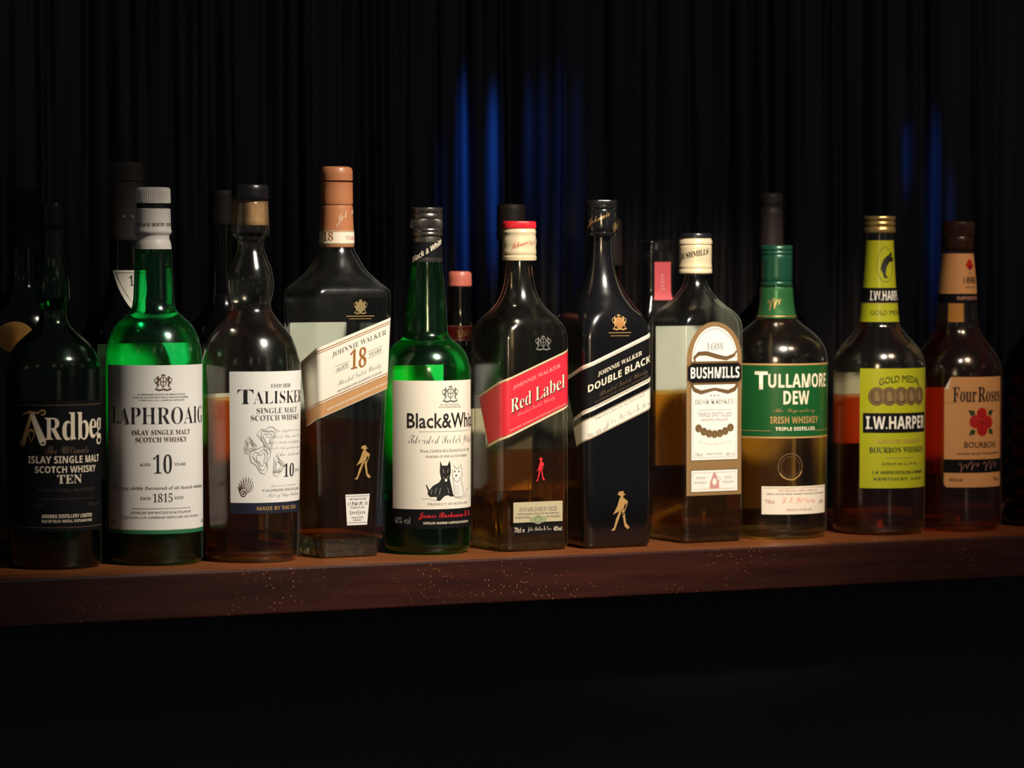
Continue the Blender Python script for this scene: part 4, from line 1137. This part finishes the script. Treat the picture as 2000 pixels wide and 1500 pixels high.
# ------------------------------------------------------------------ the dark second row
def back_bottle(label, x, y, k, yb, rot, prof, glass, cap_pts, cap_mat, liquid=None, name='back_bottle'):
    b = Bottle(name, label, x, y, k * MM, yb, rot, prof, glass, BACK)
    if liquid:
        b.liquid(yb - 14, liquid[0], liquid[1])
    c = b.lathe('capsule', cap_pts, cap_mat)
    return b, c

def stdprof(yb, R, ysh, nk, ytop):
    return [(yb, R * .9), (yb - 4, R * .97), (yb - 12, R), (ysh, R), (ysh - R * .25, R * .94), (ysh - R * .5, R * .78), (ysh - R * .75, R * .55), (ysh - R, nk * 1.15), (ysh - R * 1.3, nk), (ytop, nk * .9)]

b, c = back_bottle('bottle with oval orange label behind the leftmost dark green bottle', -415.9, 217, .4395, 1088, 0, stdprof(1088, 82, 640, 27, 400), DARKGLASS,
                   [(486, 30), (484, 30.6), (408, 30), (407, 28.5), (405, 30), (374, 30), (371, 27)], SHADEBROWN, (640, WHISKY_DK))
b.decal('front_label', [ELL(-46, 656, 38, 30, ORANGEP, 0), RING(-46, 656, 35, 27, 1.4, GOLDINK, 1)], 655, vcut=.003)
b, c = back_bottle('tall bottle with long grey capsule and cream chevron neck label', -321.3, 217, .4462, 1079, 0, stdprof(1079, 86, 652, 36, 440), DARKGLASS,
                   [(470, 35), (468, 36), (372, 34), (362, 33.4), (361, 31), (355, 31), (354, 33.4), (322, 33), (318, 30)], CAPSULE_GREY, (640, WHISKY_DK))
b.band('capsule_lettering', [(460, 36), (372, 34.2)], [T('✶ ✶', -10, 424, 26, 9, PALEGREY, 'sans'), T('✶ ✶', 26, 424, 26, 9, PALEGREY, 'sans')], 424, parent=c, label='pale stars on the grey capsule')
b.decal('neck_label', [POLY([(-50, 528), (50, 528), (4, 612), (-4, 612)], CREAM, 0), LINE([(-40, 533), (40, 533), (0, 602), (-40, 533)], 1.2, INK, 1), T('1', -6, 548, 9, 20, INK, 'serif')], 560, vcut=.002, base=.0006)
b.decal('front_label', [RECT(0, 800, 190, 260, CREAM, 0), LINE([(-92, 674), (92, 674)], 1.2, GOLDINK, 1), LINE([(-92, 926), (92, 926)], 1.2, GOLDINK, 1)], 800)
b, c = back_bottle('dark bottle with dull brown cap behind the cork stoppered bottle', -236.4, 206, .4508, 1072.7, 0, stdprof(1072.7, 70, 660, 25, 400), DARKGLASS,
                   [(440, 26), (438, 27), (376, 26.5), (372, 24)], SHADEBROWN, (700, WHISKY_DK))
b, c = back_bottle('small bottle with ribbed brick red cap and dark red neck label', -7.7, 195, .4656, 1054, 0,
                   [(1054, 58), (1050, 62), (1042, 64), (760, 64), (735, 61), (712, 52), (690, 38), (672, 27.5), (655, 25.5), (640, 25.5), (630, 25), (618, 22.5), (600, 21.5), (570, 21.5), (540, 21)], glass_mat('brown_glass', (.55, .38, .25), rim=.4),
                   [(560, 22), (558, 23.6), (536, 23.2), (531.5, 21), (530, 17)], CAPPINK, (700, WHISKY_DK))
c.name = 'screw_cap'
b.decal('neck_label', [RECT(0, 650, 86, 30, pmat('deep_red_paper', (.22, .018, .015), rough=.35), 0), LINE([(-43, 636.5), (43, 636.5)], 1.4, PALERED, 1), LINE([(-43, 663.5), (43, 663.5)], 1.4, PALERED, 1), T('1801', 0, 651, 36, 13, GOLDINK, 'serif')], 650, vcut=.002)
b.decal('front_label', [RECT(0, 880, 104, 170, CREAM, 0)], 880)
b, c = back_bottle('dark bottle with brown top rising behind the red topped cap', 51.3, 207, .4705, 1048, 0, stdprof(1048, 58, 640, 26, 420), DARKGLASS,
                   [(470, 27), (468, 28), (404, 27.5), (400, 25)], SHADEBROWN, (640, WHISKY_DK))
b, c = back_bottle('slim bottle with dull brown sleeve behind the black square bottle', 146.4, 192, .4757, 1042, 0, stdprof(1042, 46, 660, 24, 450), DARKGLASS,
                   [(520, 25), (518, 26), (434, 25), (430, 23)], SHADEBROWN, (680, WHISKY_DK))
b, c = back_bottle('square necked clear bottle with red neck label behind the arched label bottle', 210.5, 215, .4825, 1034, -8,
                   [(1034, 40, 12), (1030, 42, 12), (1022, 44, 12), (640, 44, 12), (615, 40, 12), (590, 32, 10), (570, 27, 9), (474, 26, 8), (470, 25, 8)], CLEAR,
                   [(490, 12), (489, 17), (476, 17), (474, 14)], CAPBLACK, (660, WHISKY_DK))
c.name = 'stopper'
sq = SIG(0, 0, 34, 11, PINKINK, n=5, seed=9, pen=1.3)
sq = (sq[0], sq[1], [(2 + v, 552 - u) for u, v in sq[2]], sq[3])
b.decal('neck_label', [RECT(2, 549, 34, 74, pmat('rose_red_paper', (.62, .09, .10), rough=.45), 0), sq], 549, vcut=.004, base=.0006)
b, c = back_bottle('tall dark bottle with long black capsule behind the green capped bottle', 333.1, 207, .491, 1024, 0, stdprof(1024, 76, 650, 26, 480), DARKGLASS,
                   [(540, 24), (538, 24.5), (412, 22), (410, 20.5), (402, 20.5), (400, 22), (382, 22), (378, 19)], pmat('dull_brown_capsule', (.055, .04, .038), rough=.5), (680, WHISKY_DK))
